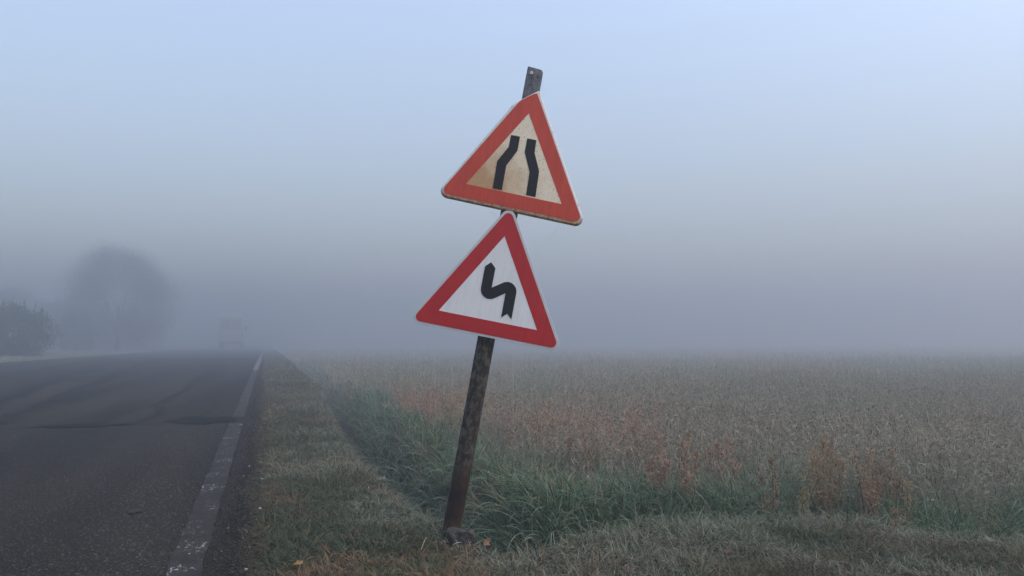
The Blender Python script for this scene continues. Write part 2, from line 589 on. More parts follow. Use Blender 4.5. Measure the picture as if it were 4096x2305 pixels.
def weeds(n, d0, d1, nb, S, wpx, hs=1.0, power=1.0, blade_n=3):
    x, y, d = scatter(n, d0, d1, 1.6, power)
    dm, gz = green_zone(x, y)
    keep = (dm > .35) & (rng.random(len(x)) > gz * 1.02) & (x > .9)
    patch = sstep(.54, .66, fbm(x, y, .9, 95))
    keep &= rng.random(len(x)) > patch * .5
    keep &= rng.random(len(x)) < .40 + .6 * sstep(.30, .52, fbm(x, y, .75, 111))
    x, y, d = x[keep], y[keep], d[keep]
    m = len(x)
    z = zg(x, y)
    rz = red_zone(x, y)
    hmod = .55 + .6 * vnoise(x, y, .8, 101) + .35 * vnoise(x, y, 2.6, 102)
    hmod = np.where(rng.random(m) < .14, hmod * 1.35, hmod)
    hmod = np.where((rng.random(m) < .05) & (d < 16), np.maximum(hmod * 1.3, .85), hmod)
    L_ = np.minimum(rng.uniform(.22, .50, m) * hmod * hs, .50)
    W_ = np.maximum(rng.uniform(.0018, .003, m), wpx * .7 * d / F)
    az = rng.uniform(0, 2 * PI, m); th = np.abs(rng.normal(0, .28, m)); ka = rng.uniform(-.2, 1.1, m)
    pale = [(.30, .25, .18), (.26, .205, .14), (.33, .29, .225), (.20, .16, .11), (.20, .195, .13)]
    c = pal(pale, [3, 3, 2, 2, 2], m)
    gg = (.10 + .55 * sstep(.40, .60, fbm(x, y, .45, 106)))[:, None]
    c = c * (1 - gg) + pal([(.19, .225, .15), (.15, .195, .12), (.24, .27, .195)], [1, 1, 1], m) * gg
    red = pal([(.37, .195, .125), (.33, .17, .115), (.39, .24, .165)], [2, 2, 2], m)
    c = np.where((rng.random(m) < rz)[:, None], red, c)
    tip = c * .6 + FROST * .4 * .9
    base = np.stack([x, y, z - .005], 1)
    WEED.append(blades(base, L_, W_, az, th, ka, c, c, max(2, S)))
    # branchlets with seed heads up the stalk
    if nb:
        r = np.repeat(np.arange(m), nb)
        k = len(r)
        t = rng.uniform(.3, 1.0, k)
        a = th[r] + ka[r] * t * .5
        bx = base[r, 0] + np.sin(a) * L_[r] * t * np.cos(az[r])
        by = base[r, 1] + np.sin(a) * L_[r] * t * np.sin(az[r])
        bz = base[r, 2] + np.cos(a) * L_[r] * t
        ln = rng.uniform(.02, .07, k) * (1.25 - .6 * t)
        wd = np.maximum(rng.uniform(.003, .0075, k), wpx * d[r] / F)
        dark = rng.random(k) < .16
        cc = c[r] * rng.uniform(.7, 1.25, (k, 1))
        cc = np.where(dark[:, None], np.array([.055, .040, .032]) * rng.uniform(.7, 1.3, (k, 1)), cc)
        f = (rng.random((k, 1)) ** 2 * .7) * (~dark[:, None])
        WEED.append(blades(np.stack([bx, by, bz], 1), ln, wd, rng.uniform(0, 2 * PI, k), rng.uniform(.2, 1.5, k), rng.uniform(-.4, 2.2, k), cc, cc * (1 - f) + FROST * f, 3 if d1 < 10 else 2))
    # thin arching leaves
    if blade_n:
        r = np.repeat(np.arange(m), blade_n)
        k = len(r)
        grn = gg[r]
        bb = base[r] + np.stack([rng.normal(0, .03, k), rng.normal(0, .03, k), np.zeros(k)], 1)
        ln = L_[r] * rng.uniform(.45, .95, k)
        wd = np.maximum(rng.uniform(.0022, .004, k), wpx * .8 * d[r] / F)
        cc = pal([(.24, .21, .15), (.16, .165, .105), (.30, .265, .20), (.11, .13, .075)], [3, 2, 3, 1], k)
        cc = cc * (1 - grn) + np.array([.125, .185, .11]) * rng.uniform(.7, 1.3, (k, 1)) * grn
        cc = np.where((rng.random(k) < rz[r] * .7)[:, None], c[r], cc)
        f = rng.random((k, 1)) ** 1.8 * .85
        WEED.append(blades(bb, ln, wd, rng.uniform(0, 2 * PI, k), rng.uniform(.05, .8, k), rng.uniform(.5, 3.0, k), cc, cc * (1 - f) + FROST * f, 4 if d1 < 10 else 3))


weeds(23000, 3.5, 8, 12, 3, .32, blade_n=4)
weeds(31000, 8, 16, 8, 2, .36, blade_n=3)
weeds(30000, 16, 36, 4, 2, .4, hs=.8, power=1.2, blade_n=2)
weeds(30000, 36, 110, 2, 2, .45, hs=.7, power=1.4, blade_n=1)
V, Q, C = join(WEED)
o = np_mesh('field_weeds', V, Q, C, M_GRASS)
tag(o, 'dry beige frosted weeds covering the field until the fog hides them', 'weeds', kind='stuff')

# ---- far left verge grass
n = 60000
y = 18 + 80 * rng.random(n) ** 1.4
x = -8.75 - rng.random(n) ** 1.3 * 9
m = n
c = pal([(.17, .18, .12), (.20, .19, .14), (.12, .15, .09)], [2, 2, 2], m)
V, Q, C = blades(np.stack([x, y, zg(x, y)], 1), rng.uniform(.07, .16, m), np.maximum(.01, .5 * y / F), rng.uniform(0, 6.28, m), rng.uniform(0, .6, m), rng.uniform(.2, 1.5, m), c, c * .5 + FROST * .5, 2)
o = np_mesh('verge_grass', V, Q, C, M_GRASS)
tag(o, 'pale grass strip along the far left edge of the road', 'grass', kind='stuff')

# ---- gravel along the crumbling road edge
n = 5200
y = 2.2 + 14 * rng.random(n) ** 1.8
x = -.085 + rng.normal(0, .045, n)
r_ = rng.uniform(.0022, .006, n) * rng.choice([1, 1, 1, 1.6], n)
base8 = np.array([(1, 0, 0), (0, 1, 0), (-1, 0, 0), (0, -1, 0), (0, 0, .8), (0, 0, -.8)], float)
P = base8[None] * r_[:, None, None] * rng.uniform(.55, 1.2, (n, 6, 1))
a = rng.uniform(0, 6.28, n)
px = P[..., 0] * np.cos(a)[:, None] - P[..., 1] * np.sin(a)[:, None]
py = P[..., 0] * np.sin(a)[:, None] + P[..., 1] * np.cos(a)[:, None]
zz = np.where(x < redge.mean() + .02, .002 - drop(y), np.maximum(zg(x, y), -.03 - drop(y)) + .004)
V = np.stack([px + x[:, None], py + y[:, None], P[..., 2] + zz[:, None]], -1).reshape(-1, 3)
tri = np.array([(0, 1, 4), (1, 2, 4), (2, 3, 4), (3, 0, 4), (1, 0, 5), (2, 1, 5), (3, 2, 5), (0, 3, 5)])
Q = (np.arange(n)[:, None, None] * 6 + tri[None]).reshape(-1, 3)
c = pal([(.028, .025, .021), (.05, .045, .038), (.08, .074, .065), (.22, .215, .20)], [7, 3, 1.2, .2], n)
o = np_mesh('gravel', V, Q, np.repeat(c, 6, 0), M_GRASS)
tag(o, 'loose dark gravel along the crumbling edge of the asphalt', 'gravel', kind='stuff')

# ------------------------------------------------------------------ the leaning sign
POLE_D = 3.40
pb = at_depth(451.2, 531, POLE_D)
pt = at_depth(535.5, 69.6, POLE_D)
axis_v = (pt - pb).normalized()
sign = empty('road_sign', pb, 'leaning rusty post carrying two red bordered triangular warning signs', 'road sign')
inv = Matrix.Translation(-pb)


def rust_pole_mat():
    m, nt, N, L, P = new_mat('lichen covered rusty post')
    co = objco(N)
    sx = N.new('ShaderNodeSeparateXYZ'); L.new(co, sx.inputs[0])
    mpz = N.new('ShaderNodeMapping'); mpz.inputs['Scale'].default_value = (1, 1, .6); L.new(co, mpz.inputs['Vector'])
    n1 = noise(N, L, 55, 6, .75, mpz.outputs[0])
    n2 = noise(N, L, 9, 4, .6, co)
    n3 = noise(N, L, 120, 3, .6, co)
    base = ramp(N, L, n2.outputs['Fac'], [(.35, (.012, .0075, .005)), (.65, (.026, .017, .011))])
    lich = ramp(N, L, n1.outputs['Fac'], [(.47, (0, 0, 0)), (.58, (1, 1, 1))])
    c1 = mixc(N, L, lich.outputs[0], base.outputs[0], (.085, .080, .062))
    fl = ramp(N, L, n3.outputs['Fac'], [(.66, (0, 0, 0)), (.70, (1, 1, 1))])
    c2 = mixc(N, L, fl.outputs[0], c1, (.11, .09, .07))
    # rust and yellow moss near the foot
    def zone(a, b):
        mr = N.new('ShaderNodeMapRange'); mr.inputs['From Min'].default_value = a; mr.inputs['From Max'].default_value = b
        L.new(sx.outputs['Z'], mr.inputs['Value']); return mr.outputs[0]
    ru = ramp(N, L, n2.outputs['Fac'], [(.38, (.012, .007, .004)), (.52, (.032, .0145, .006)), (.64, (.045, .034, .008))])
    mth = N.new('ShaderNodeMath'); mth.operation = 'MULTIPLY_ADD'; mth.inputs[1].default_value = .8; mth.inputs[2].default_value = -.4
    L.new(n1.outputs['Fac'], mth.inputs[0])
    mt2 = N.new('ShaderNodeMath'); mt2.operation = 'ADD'; mt2.use_clamp = True
    L.new(zone(.33, .22), mt2.inputs[0]); L.new(mth.outputs[0], mt2.inputs[1])
    c3 = mixc(N, L, mt2.outputs[0], c2, ru.outputs[0])
    # bare grey zinc at the top
    mt3 = N.new('ShaderNodeMath'); mt3.operation = 'ADD'; mt3.use_clamp = True
    L.new(zone(1.80, 1.93), mt3.inputs[0]); L.new(mth.outputs[0], mt3.inputs[1])
    zinc = ramp(N, L, n1.outputs['Fac'], [(.40, (.045, .042, .042)), (.52, (.13, .135, .145))])
    c4 = mixc(N, L, mt3.outputs[0], c3, zinc.outputs[0])
    L.new(c4, P.inputs['Base Color'])
    P.inputs['Roughness'].default_value = .8
    P.inputs['Specular IOR Level'].default_value = .15
    bump(N, L, n1.outputs['Fac'], .5, .003, P)
    return m


M_POLE = rust_pole_mat()
# tube in its own frame: local Z along the post, local -Y towards the viewer
zx = axis_v
fwd = Vector((FW[0], FW[1], 0))
xx = fwd.cross(zx).normalized() * 1.0
if xx.dot(Vector((RT[0], RT[1], 0))) < 0: xx = -xx
yy_ = zx.cross(xx).normalized()
Mrot = Matrix((xx, yy_, zx)).transposed().to_4x4()
Lp = (pt - pb).length
ns = 40
rings = [(-.35, .037, .037, 1), (-.02, .037, .037, 1), (.3, .0372, .0372, 1), (.8, .0375, .0375, 1), (1.4, .0372, .0372, 1), (Lp - .40, .037, .037, 1),
         (Lp - .30, .0362, .031, .8), (Lp - .22, .0358, .023, .45), (Lp - .12, .0356, .019, .3), (Lp - .02, .0354, .018, .28), (Lp - .004, .0345, .017, .28), (Lp, .032, .015, .3)]
vs = []
for z, rx, ry, e in rings:
    for i in range(ns):
        a = 2 * PI * i / ns
        c_, s_ = math.cos(a), math.sin(a)
        dent = 1 + .012 * math.sin(7 * a + z * 31) * (z < Lp - .3)
        vs.append((rx * math.copysign(abs(c_) ** e, c_) * dent, ry * math.copysign(abs(s_) ** e, s_) * dent, z - (.006 * c_ if z > Lp - .05 else 0)))
fs = []
for j in range(len(rings) - 1):
    for i in range(ns):
        fs.append((j * ns + i, j * ns + (i + 1) % ns, (j + 1) * ns + (i + 1) % ns, (j + 1) * ns + i))
fs.append(tuple((len(rings) - 1) * ns + i for i in range(ns)))
pole = mesh('post', vs, fs, sign, M_POLE, smooth=True)
pole.matrix_local = Mrot
md = pole.modifiers.new('edge', 'EDGE_SPLIT'); md.split_angle = math.radians(50)

M_BOLT = simple('frosted bolt', (.30, .30, .30), (.62, .62, .63), 300, .5)
M_HOLE = simple('bolt hole', (.03, .026, .024), (.07, .06, .055), 200, .7)


def bolt(px, pz, r, h, mat, label=None):
    v2, f2 = [], []
    for z, rr in ((0, r), (h * .8, r), (h, r * .75)):
        for i in range(6):
            a = PI / 3 * i + .3
            v2.append((px + rr * math.cos(a), -.0175 - z, pz + rr * math.sin(a)))
    for j in range(2):
        for i in range(6):
            f2.append((j * 6 + i, j * 6 + (i + 1) % 6, j * 6 + 6 + (i + 1) % 6, j * 6 + 6 + i))
    f2.append(tuple(12 + i for i in range(6)))
    b = mesh('bolt', v2, f2, pole, mat)
    if label: b['label'] = label


bolt(-.014, Lp - .026, .0085, .010, M_BOLT, 'pale bolt head near the top of the post')
bolt(.018, Lp - .035, .006, .004, M_HOLE, 'dark bolt hole near the top of the post')  # raised dark head stands in for an empty hole in the post

# ---- sign faces, traced on a vertical plane just in front of the post
def upx(x, y): return (1650 + x / 1.934) / 4, (200 + y / 1.934) / 4
def lpx(x, y): return (1600 + x / 2.2314) / 4, (800 + y / 2.2314) / 4


class Plate:
    """local frame of a plate: X along its foot, Y up, Z to the viewer"""
    def __init__(self, tri, conv, yaw, depth):
        self.n = Vector((-FW[0] * math.cos(yaw) + RT[0] * math.sin(yaw), -FW[1] * math.cos(yaw) + RT[1] * math.sin(yaw), 0))
        self.p0 = at_depth(*conv(*[sum(c) / 3 for c in zip(*tri)]), depth)
        self.conv = conv
        P3 = [self.w(*t) for t in tri]
        self.c = sum(P3, Vector()) / 3
        ex = (P3[2] - P3[1]); ex.normalize()
        ey = self.n.cross(ex); ey.normalize()
        self.ex, self.ey = ex, ey
        self.M = Matrix.Translation(self.c - pb) @ Matrix((ex, ey, self.n)).transposed().to_4x4()

    def w(self, x, y):
        r = ray(*self.conv(x, y)); o_ = Vector((0, 0, H))
        t = (self.p0 - o_).dot(self.n) / r.dot(self.n)
        return o_ + r * t

    def loc(self, x, y):
        d = self.w(x, y) - self.c
        return (d.dot(self.ex), d.dot(self.ey))

    def tr(self, pts): return [self.loc(*p) for p in pts]


def ccw(p):
    a = sum(p[i][0] * p[(i + 1) % len(p)][1] - p[(i + 1) % len(p)][0] * p[i][1] for i in range(len(p)))
    return p if a > 0 else p[::-1]


def round_poly(pts, rad, n=9):
    """rad: radius or list of radii per corner"""
    pts = [Vector(p) for p in ccw(list(pts))] if isinstance(rad, (int, float)) else [Vector(p) for p in pts]
    out = []
    for i, p in enumerate(pts):
        r = rad if isinstance(rad, (int, float)) else rad[i]
        a = (pts[i - 1] - p).normalized(); b = (pts[(i + 1) % len(pts)] - p).normalized()
        if r <= 0: out.append(tuple(p)); continue
        half = a.angle(b) / 2
        c = p + (a + b).normalized() * (r / math.sin(half))
        t0 = p + a * (r / math.tan(half)) - c
        t1 = p + b * (r / math.tan(half)) - c
        an0 = math.atan2(t0.y, t0.x); an1 = math.atan2(t1.y, t1.x)
        while an1 < an0: an1 += 2 * PI
        if an1 - an0 > PI: an0 += 2 * PI
        for k in range(n + 1):
            an = an0 + (an1 - an0) * k / n
            out.append((c.x + r * math.cos(an), c.y + r * math.sin(an)))
    return out


def offset(poly, d):
    """shrink (d>0) a counter-clockwise outline"""
    out = []
    n = len(poly)
    for i in range(n):
        p = Vector(poly[i]); a = p - Vector(poly[i - 1]); b = Vector(poly[(i + 1) % n]) - p
        if a.length < 1e-7: a = b
        if b.length < 1e-7: b = a
        na = Vector((-a.y, a.x)).normalized(); nb = Vector((-b.y, b.x)).normalized()
        m_ = (na + nb)
        if m_.length < 1e-6: out.append(tuple(p)); continue
        m_.normalize()
        out.append(tuple(p + m_ * (d / max(.35, m_.dot(na)))))
    return out


def slab(name, poly, z0, z1, parent, mat, M=None):
    poly = ccw(list(poly)); n = len(poly)
    v = [(x, y, z0) for x, y in poly] + [(x, y, z1) for x, y in poly]
    f = [tuple(n + i for i in range(n)), tuple(n - 1 - i for i in range(n))]
    f += [(i, (i + 1) % n, n + (i + 1) % n, n + i) for i in range(n)]
    return mesh(name, v, f, parent, mat)


def ring_slab(name, outer, inner, z0, z1, parent, mat):
    """flat ring between two outlines with equal point counts"""
    n = len(outer)
    v = [(x, y, z1) for x, y in outer] + [(x, y, z1) for x, y in inner] + [(x, y, z0) for x, y in outer] + [(x, y, z0) for x, y in inner]
    f = []
    for i in range(n):
        j = (i + 1) % n
        f += [(i, j, n + j, n + i), (2 * n + i, 2 * n + j, j, i), (n + i, n + j, 3 * n + j, 3 * n + i)]
    return mesh(name, v, f, parent, mat)


def plate_shell(name, poly, prof, parent, mats, side_from):
    """prof: list of (shrink, z) from the front backwards; faces from ring side_from on take material 1"""
    poly = ccw(list(poly)); n = len(poly)
    v = []
    for d, z in prof:
        pp = offset(poly, d) if abs(d) > 1e-9 else poly
        v += [(x, y, z) for x, y in pp]
    f = [tuple(range(n))]; mi = [0]
    for k in range(len(prof) - 1):
        for i in range(n):
            j = (i + 1) % n
            f.append((k * n + j, k * n + i, (k + 1) * n + i, (k + 1) * n + j)); mi.append(1 if k >= side_from else 0)
    b = (len(prof) - 1) * n
    f.append(tuple(b + n - 1 - i for i in range(n))); mi.append(1)
    return mesh(name, v, f, parent, mats=mats, mat_idx=mi)


def paint_mat(name, c1, c2, rough=.45, scale=14, dirt=None, spec=.35, streak=0):
    m, nt, N, L, P = new_mat(name)
    co = objco(N)
    n = noise(N, L, scale, 5, .6, co)
    c = ramp(N, L, n.outputs['Fac'], [(.3, c1), (.7, c2)]).outputs[0]
    if dirt:
        amount, col, sc = dirt
        n2 = noise(N, L, sc, 4, .7, co)
        k_ = ramp(N, L, n2.outputs['Fac'], [(amount, (0, 0, 0)), (amount + .09, (.75, .75, .75))])
        c = mixc(N, L, k_.outputs[0], c, col)
    if streak:
        mp = N.new('ShaderNodeMapping'); mp.inputs['Scale'].default_value = (60, 5, 1); mp.inputs['Rotation'].default_value = (0, 0, -.2)
        L.new(co, mp.inputs['Vector'])
        n3 = noise(N, L, 1, 5, .65, mp.outputs[0])
        k3 = ramp(N, L, n3.outputs['Fac'], [(.40, (1, 1, 1)), (.72, (1 - streak, 1 - streak, 1 - streak * 1.15))])
        mu = N.new('ShaderNodeMix'); mu.data_type = 'RGBA'; mu.blend_type = 'MULTIPLY'; mu.inputs[0].default_value = 1
        L.new(c, mu.inputs[6]); L.new(k3.outputs[0], mu.inputs[7]); c = mu.outputs[2]
        n4 = noise(N, L, 130, 3, .7, co)
        k4 = ramp(N, L, n4.outputs['Fac'], [(.70, (0, 0, 0)), (.74, (.5, .5, .5))])
        c = mixc(N, L, k4.outputs[0], c, (.33, .30, .27))
    L.new(c, P.inputs['Base Color'])
    P.inputs['Roughness'].default_value = rough
    P.inputs['Specular IOR Level'].default_value = spec
    return m


def rust_panel_mat():
    m, nt, N, L, P = new_mat('rust speckled cream panel')
    co = objco(N)
    s = N.new('ShaderNodeSeparateXYZ'); L.new(co, s.inputs[0])
    n1 = noise(N, L, 120, 4, .75, co)
    n2 = noise(N, L, 12, 4, .6, co)
    base = ramp(N, L, n2.outputs['Fac'], [(.3, (.74, .64, .45)), (.7, (.80, .73, .56))])
    # more stain towards the left foot
    mr = N.new('ShaderNodeMapRange'); mr.inputs['From Min'].default_value = .14; mr.inputs['From Max'].default_value = -.2
    L.new(s.outputs['X'], mr.inputs['Value'])
    mr2 = N.new('ShaderNodeMapRange'); mr2.inputs['From Min'].default_value = .14; mr2.inputs['From Max'].default_value = -.1
    L.new(s.outputs['Y'], mr2.inputs['Value'])
    mu = N.new('ShaderNodeMath'); mu.operation = 'MULTIPLY'; L.new(mr.outputs[0], mu.inputs[0]); L.new(mr2.outputs[0], mu.inputs[1])
    ad = N.new('ShaderNodeMath'); ad.operation = 'MULTIPLY_ADD'; ad.inputs[1].default_value = .9
    L.new(mu.outputs[0], ad.inputs[0])
    ms = N.new('ShaderNodeMath'); ms.operation = 'MULTIPLY_ADD'; ms.inputs[1].default_value = .8; ms.inputs[2].default_value = -.35
    L.new(n2.outputs['Fac'], ms.inputs[0]); L.new(ms.outputs[0], ad.inputs[2])
    st = ramp(N, L, ad.outputs[0], [(.12, (0, 0, 0)), (.62, (.85, .85, .85))])
    c1 = mixc(N, L, st.outputs[0], base.outputs[0], (.42, .22, .07))
    sp = ramp(N, L, n1.outputs['Fac'], [(.57, (0, 0, 0)), (.66, (.8, .8, .8))])
    c2 = mixc(N, L, sp.outputs[0], c1, (.26, .14, .06))
    L.new(c2, P.inputs['Base Color'])
    P.inputs['Roughness'].default_value = .55
    P.inputs['Specular IOR Level'].default_value = .3
    return m


M_RED_OLD = paint_mat('faded red sheeting', (.47, .040, .014), (.56, .054, .020), .5, 7, (.70, (.35, .12, .05), 60), .3, .22)
M_RED = paint_mat('red sheeting', (.40, .007, .008), (.47, .010, .011), .42, 7, None, .3, .16)
M_BLACK = paint_mat('black symbol film', (.007, .007, .007), (.012, .012, .012), .6, 20, None, .12)
M_WHITE = paint_mat('white sheeting', (.70, .72, .71), (.77, .78, .77), .5, 9, (.70, (.42, .40, .38), 40), .35, .10)
M_RIM_WHITE = paint_mat('weathered white rim', (.55, .56, .56), (.66, .66, .65), .5, 20, (.62, (.30, .15, .07), 70))
def old_rim_mat():
    m, nt, N, L, P = new_mat('white rim rusting along the foot')
    co = objco(N)
    s = N.new('ShaderNodeSeparateXYZ'); L.new(co, s.inputs[0])
    n1 = noise(N, L, 70, 5, .7, co); n2 = noise(N, L, 22, 4, .6, co)
    w_ = ramp(N, L, n2.outputs['Fac'], [(.3, (.56, .56, .54)), (.7, (.66, .66, .63))])
    k1 = ramp(N, L, n1.outputs['Fac'], [(.60, (0, 0, 0)), (.67, (.85, .85, .85))])
    c = mixc(N, L, k1.outputs[0], w_.outputs[0], (.25, .12, .055))
    mr = N.new('ShaderNodeMapRange'); mr.inputs['From Min'].default_value = -.150; mr.inputs['From Max'].default_value = -.186
    L.new(s.outputs['Y'], mr.inputs['Value'])
    md_ = N.new('ShaderNodeMath'); md_.operation = 'MULTIPLY_ADD'; md_.inputs[1].default_value = 1.2; md_.inputs[2].default_value = -.6
    L.new(n2.outputs['Fac'], md_.inputs[0])
    ad = N.new('ShaderNodeMath'); ad.operation = 'ADD'; ad.use_clamp = True
    L.new(mr.outputs[0], ad.inputs[0]); L.new(md_.outputs[0], ad.inputs[1])
    rc = ramp(N, L, n1.outputs['Fac'], [(.35, (.17, .065, .022)), (.5, (.36, .18, .07)), (.62, (.50, .38, .23))])
    c2 = mixc(N, L, ad.outputs[0], c, rc.outputs[0])
    L.new(c2, P.inputs['Base Color']); P.inputs['Roughness'].default_value = .65
    P.inputs['Specular IOR Level'].default_value = .25
    return m


M_RIM_OLD = old_rim_mat()
M_RIM_RUST = paint_mat('rusty folded rim', (.30, .15, .06), (.45, .33, .20), .7, 40, (.60, (.16, .07, .03), 90))
M_EDGE = simple('dark plate edge', (.015, .017, .016), (.035, .037, .035), 20, .6)
M_RIM_GREY = paint_mat('grey white rim', (.46, .48, .48), (.54, .56, .56), .5, 14)

SD = POLE_D - .058
# upper plate (road narrows)
TU = [(899, 490), (414, 1036), (1154, 1192)]
A = Plate(TU, upx, math.radians(3), SD)
up = bpy.data.objects.new('sign_plate', None); COL.objects.link(up); up.parent = sign; up.matrix_local = A.M
up['label'] = 'upper road narrows triangle with rust stains and a bent tip'


def close_arc(pts3, r):
    return pts3


BL = (208, 1118); BR = (1345, 1375)
# outline: start at the bottom left, run along the foot, up the right edge, round the bent tip and back
bl_s = A.loc(171, 1122); br_s = A.loc(1350, 1378)
tip = A.tr([(1003, 375), (997, 338), (990, 319), (976, 314), (960, 321), (925, 338), (880, 360), (840, 381), (800, 404), (770, 427), (752, 450)])
raw = [bl_s, br_s] + tip
outl = round_poly(raw, [.031, .031] + [0] * len(tip))
outl = ccw(outl)
shell = plate_shell('plate_body', outl, [(.0065, 0), (.003, -.0022), (0, -.0075), (0, -.018), (.008, -.0195), (.008, -.004)], up, [M_RIM_OLD, M_RIM_OLD], 3)
# the bent back tip: a flap behind the fold line
f0, f1 = A.loc(765, 432), A.loc(985, 318)
fm = A.loc(868, 300)
flap_v = [(f0[0], f0[1], -.003), (f1[0], f1[1], -.003), (f1[0] + .000, f1[1] - .010, -.017), (f0[0] + .012, f0[1] - .004, -.017),
          (f0[0], f0[1], -.006), (f1[0], f1[1], -.006), (f1[0] + .000, f1[1] - .014, -.0195), (f0[0] + .012, f0[1] - .008, -.0195)]
mesh('bent_tip', flap_v, [(0, 1, 2, 3), (7, 6, 5, 4), (0, 4, 5, 1), (1, 5, 6, 2), (2, 6, 7, 3), (3, 7, 4, 0)], up, M_RIM_RUST)
inner = A.tr(TU)
# red border ring as a polygon with a hole (bridged)
ro = [A.loc(209, 1102), A.loc(1316, 1338)] + A.tr([(968, 348), (962, 336), (940, 340), (900, 358), (860, 378), (828, 398)])
ro = ccw(round_poly(ro, [.021, .021] + [0] * 6))


def resample(poly, n):
    P_ = [Vector(p) for p in poly]; tot = [0]
    for i in range(len(P_)): tot.append(tot[-1] + (P_[(i + 1) % len(P_)] - P_[i]).length)
    return P_, tot


def ring_from(outer, tri, name, parent, mat, z0, z1):
    """ring between a free outline and a triangular hole: every outline point is matched to the hole by angle"""
    tri = [Vector(p) for p in ccw([tuple(p) for p in tri])]
    c = sum(tri, Vector((0, 0))) / 3
    ang = lambda p: math.atan2(p[1] - c.y, p[0] - c.x) % (2 * PI)
    # densify the outline and insert the angles of the hole's corners
    dense = []
    n = len(outer)
    for i in range(n):
        a, b = Vector(outer[i]), Vector(outer[(i + 1) % n])
        k_ = max(1, int((b - a).length / .02))
        for j in range(k_): dense.append(a + (b - a) * j / k_)

    def hit(poly, th):
        d = Vector((math.cos(th), math.sin(th)))
        best = None
        for i in range(len(poly)):
            p, q = poly[i] - c, poly[(i + 1) % len(poly)] - c
            e = q - p
            den = d.x * e.y - d.y * e.x
            if abs(den) < 1e-12: continue
            t = (p.x * e.y - p.y * e.x) / den
            s = (p.x * d.y - p.y * d.x) / den
            if t > 0 and -1e-6 <= s <= 1 + 1e-6 and (best is None or t < best): best = t
        return c + d * best
    ths = sorted([ang(p) for p in dense] + [ang(p) for p in tri])
    O = [hit(dense, t) for t in ths]; I_ = [hit(tri, t) for t in ths]
    return ring_slab(name, [tuple(p) for p in O], [tuple(p) for p in I_], z0, z1, parent, mat)


def grow(tri, d):
    return offset(ccw([tuple(p) for p in tri]), -d)


slab('inner_panel', grow(inner, .004), .0001, .0008, up, rust_panel_mat())
ring_from(ro, inner, 'red_border', up, M_RED_OLD, .0002, .0016)
bars = [[(762, 658), (832, 671), (812, 780), (726, 893), (691, 1084), (620, 1070), (655, 860), (744, 750)],
        [(888, 684), (958, 699), (944, 796), (980, 940), (951, 1137), (878, 1123), (906, 945), (868, 790)]]
for b in bars:
    s = slab('symbol_bar', A.tr(b), .0009, .0024, up, M_BLACK)

# lower plate (double bend)
TL = [(934, 322), (346, 986), (1223, 1161)]
B = Plate(TL, lpx, 0, SD)
lo = bpy.data.objects.new('sign_plate', None); COL.objects.link(lo); lo.parent = sign; lo.matrix_local = B.M
lo['label'] = 'lower double bend triangle with a clean white panel'
innerL = ccw(B.tr(TL))
outL = round_poly(offset(innerL, -.0715), .031)
plate_shell('plate_body', outL, [(.001, 0), (0, -.001), (0, -.004), (.0005, -.020), (.006, -.020), (.006, -.004)], lo, [M_RIM_GREY, M_EDGE], 1)
slab('inner_panel', grow(innerL, .004), .0001, .0008, lo, M_WHITE)
ring_from(round_poly(offset(innerL, -.0605), .021), innerL, 'red_border', lo, M_RED, .0002, .0016)
# the bent arrow
arrow = [(902, 1049), (958, 1014), (994, 1067), (1034, 852), (1039, 810)]
# outer bend at the right
def arc(cx, cy, r, a0, a1, n=12):
    return [(cx + r * math.cos(math.radians(a0 + (a1 - a0) * i / n)), cy + r * math.sin(math.radians(a0 + (a1 - a0) * i / n))) for i in range(n + 1)]
arrow = [(902, 1049), (958, 1014), (994, 1067), (1038, 830)]
arrow += arc(955, 815, 84, 4, -112, 14)
arrow += [(818, 783), (852, 610), (814, 555), (760, 591), (724, 775)]
arrow += arc(806, 800, 84, 190, 66, 14)
arrow += [(942, 832)]
slab('arrow_symbol', B.tr(arrow), .0009, .0024, lo, M_BLACK)

# ------------------------------------------------------------------ concrete lump at the foot
M_CONC = simple('mossy concrete', (.024, .0225, .019), (.085, .081, .072), 45, .95, .02, .1)


def lump(name, loc, rx, ry, rz, seed, mat, label, cat, rough=.25, flat=.75, rot=0):
    import bmesh
    bm = bmesh.new()
    bmesh.ops.create_icosphere(bm, subdivisions=4, radius=1)
    for v in bm.verts:
        c = v.co
        k_ = 1 + rough * (float(vnoise(np.array([c.x * 1.3 + seed + c.z]), np.array([c.y * 1.3 - c.z * .7]), 1.6, seed)[0]) - .5) * 2
        k_ += rough * .3 * (float(vnoise(np.array([c.x * 4 + seed + c.z * 3]), np.array([c.y * 4 - c.z * 2]), 2.0, seed + 1)[0]) - .5) * 2
        x, y, z = [math.copysign(abs(q) ** flat, q) for q in c]
        v.co = Vector((x * rx, y * ry, z * rz)) * k_
    me = bpy.data.meshes.new(name); bm.to_mesh(me); bm.free()
    me.polygons.foreach_set('use_smooth', [True] * len(me.polygons))
    o_ = link(name, me, None, [mat])
    o_.location = loc; o_.rotation_euler = (0, 0, rot)
    return tag(o_, label, cat)


pf = on_ground(463, 540, -.01)
lump('concrete_lump', (pf.x, pf.y + .02, z1(pf.x, pf.y) + .014), .064, .045, .036, 4, M_CONC, 'mossy broken concrete footing lump in front of the leaning post', 'concrete', .26, .55, -.25)
M_CLOD = simple('bare brown earth', (.045, .026, .018), (.09, .052, .034), 30, .95, .006, .1)
pc = on_ground(768, 519, -.03)
lump('earth_clod', (pc.x, pc.y, z1(pc.x, pc.y) + .02), .05, .04, .035, 9, M_CLOD, 'brown bare earth clod where the long grass meets the mown grass', 'earth', .25, .9)

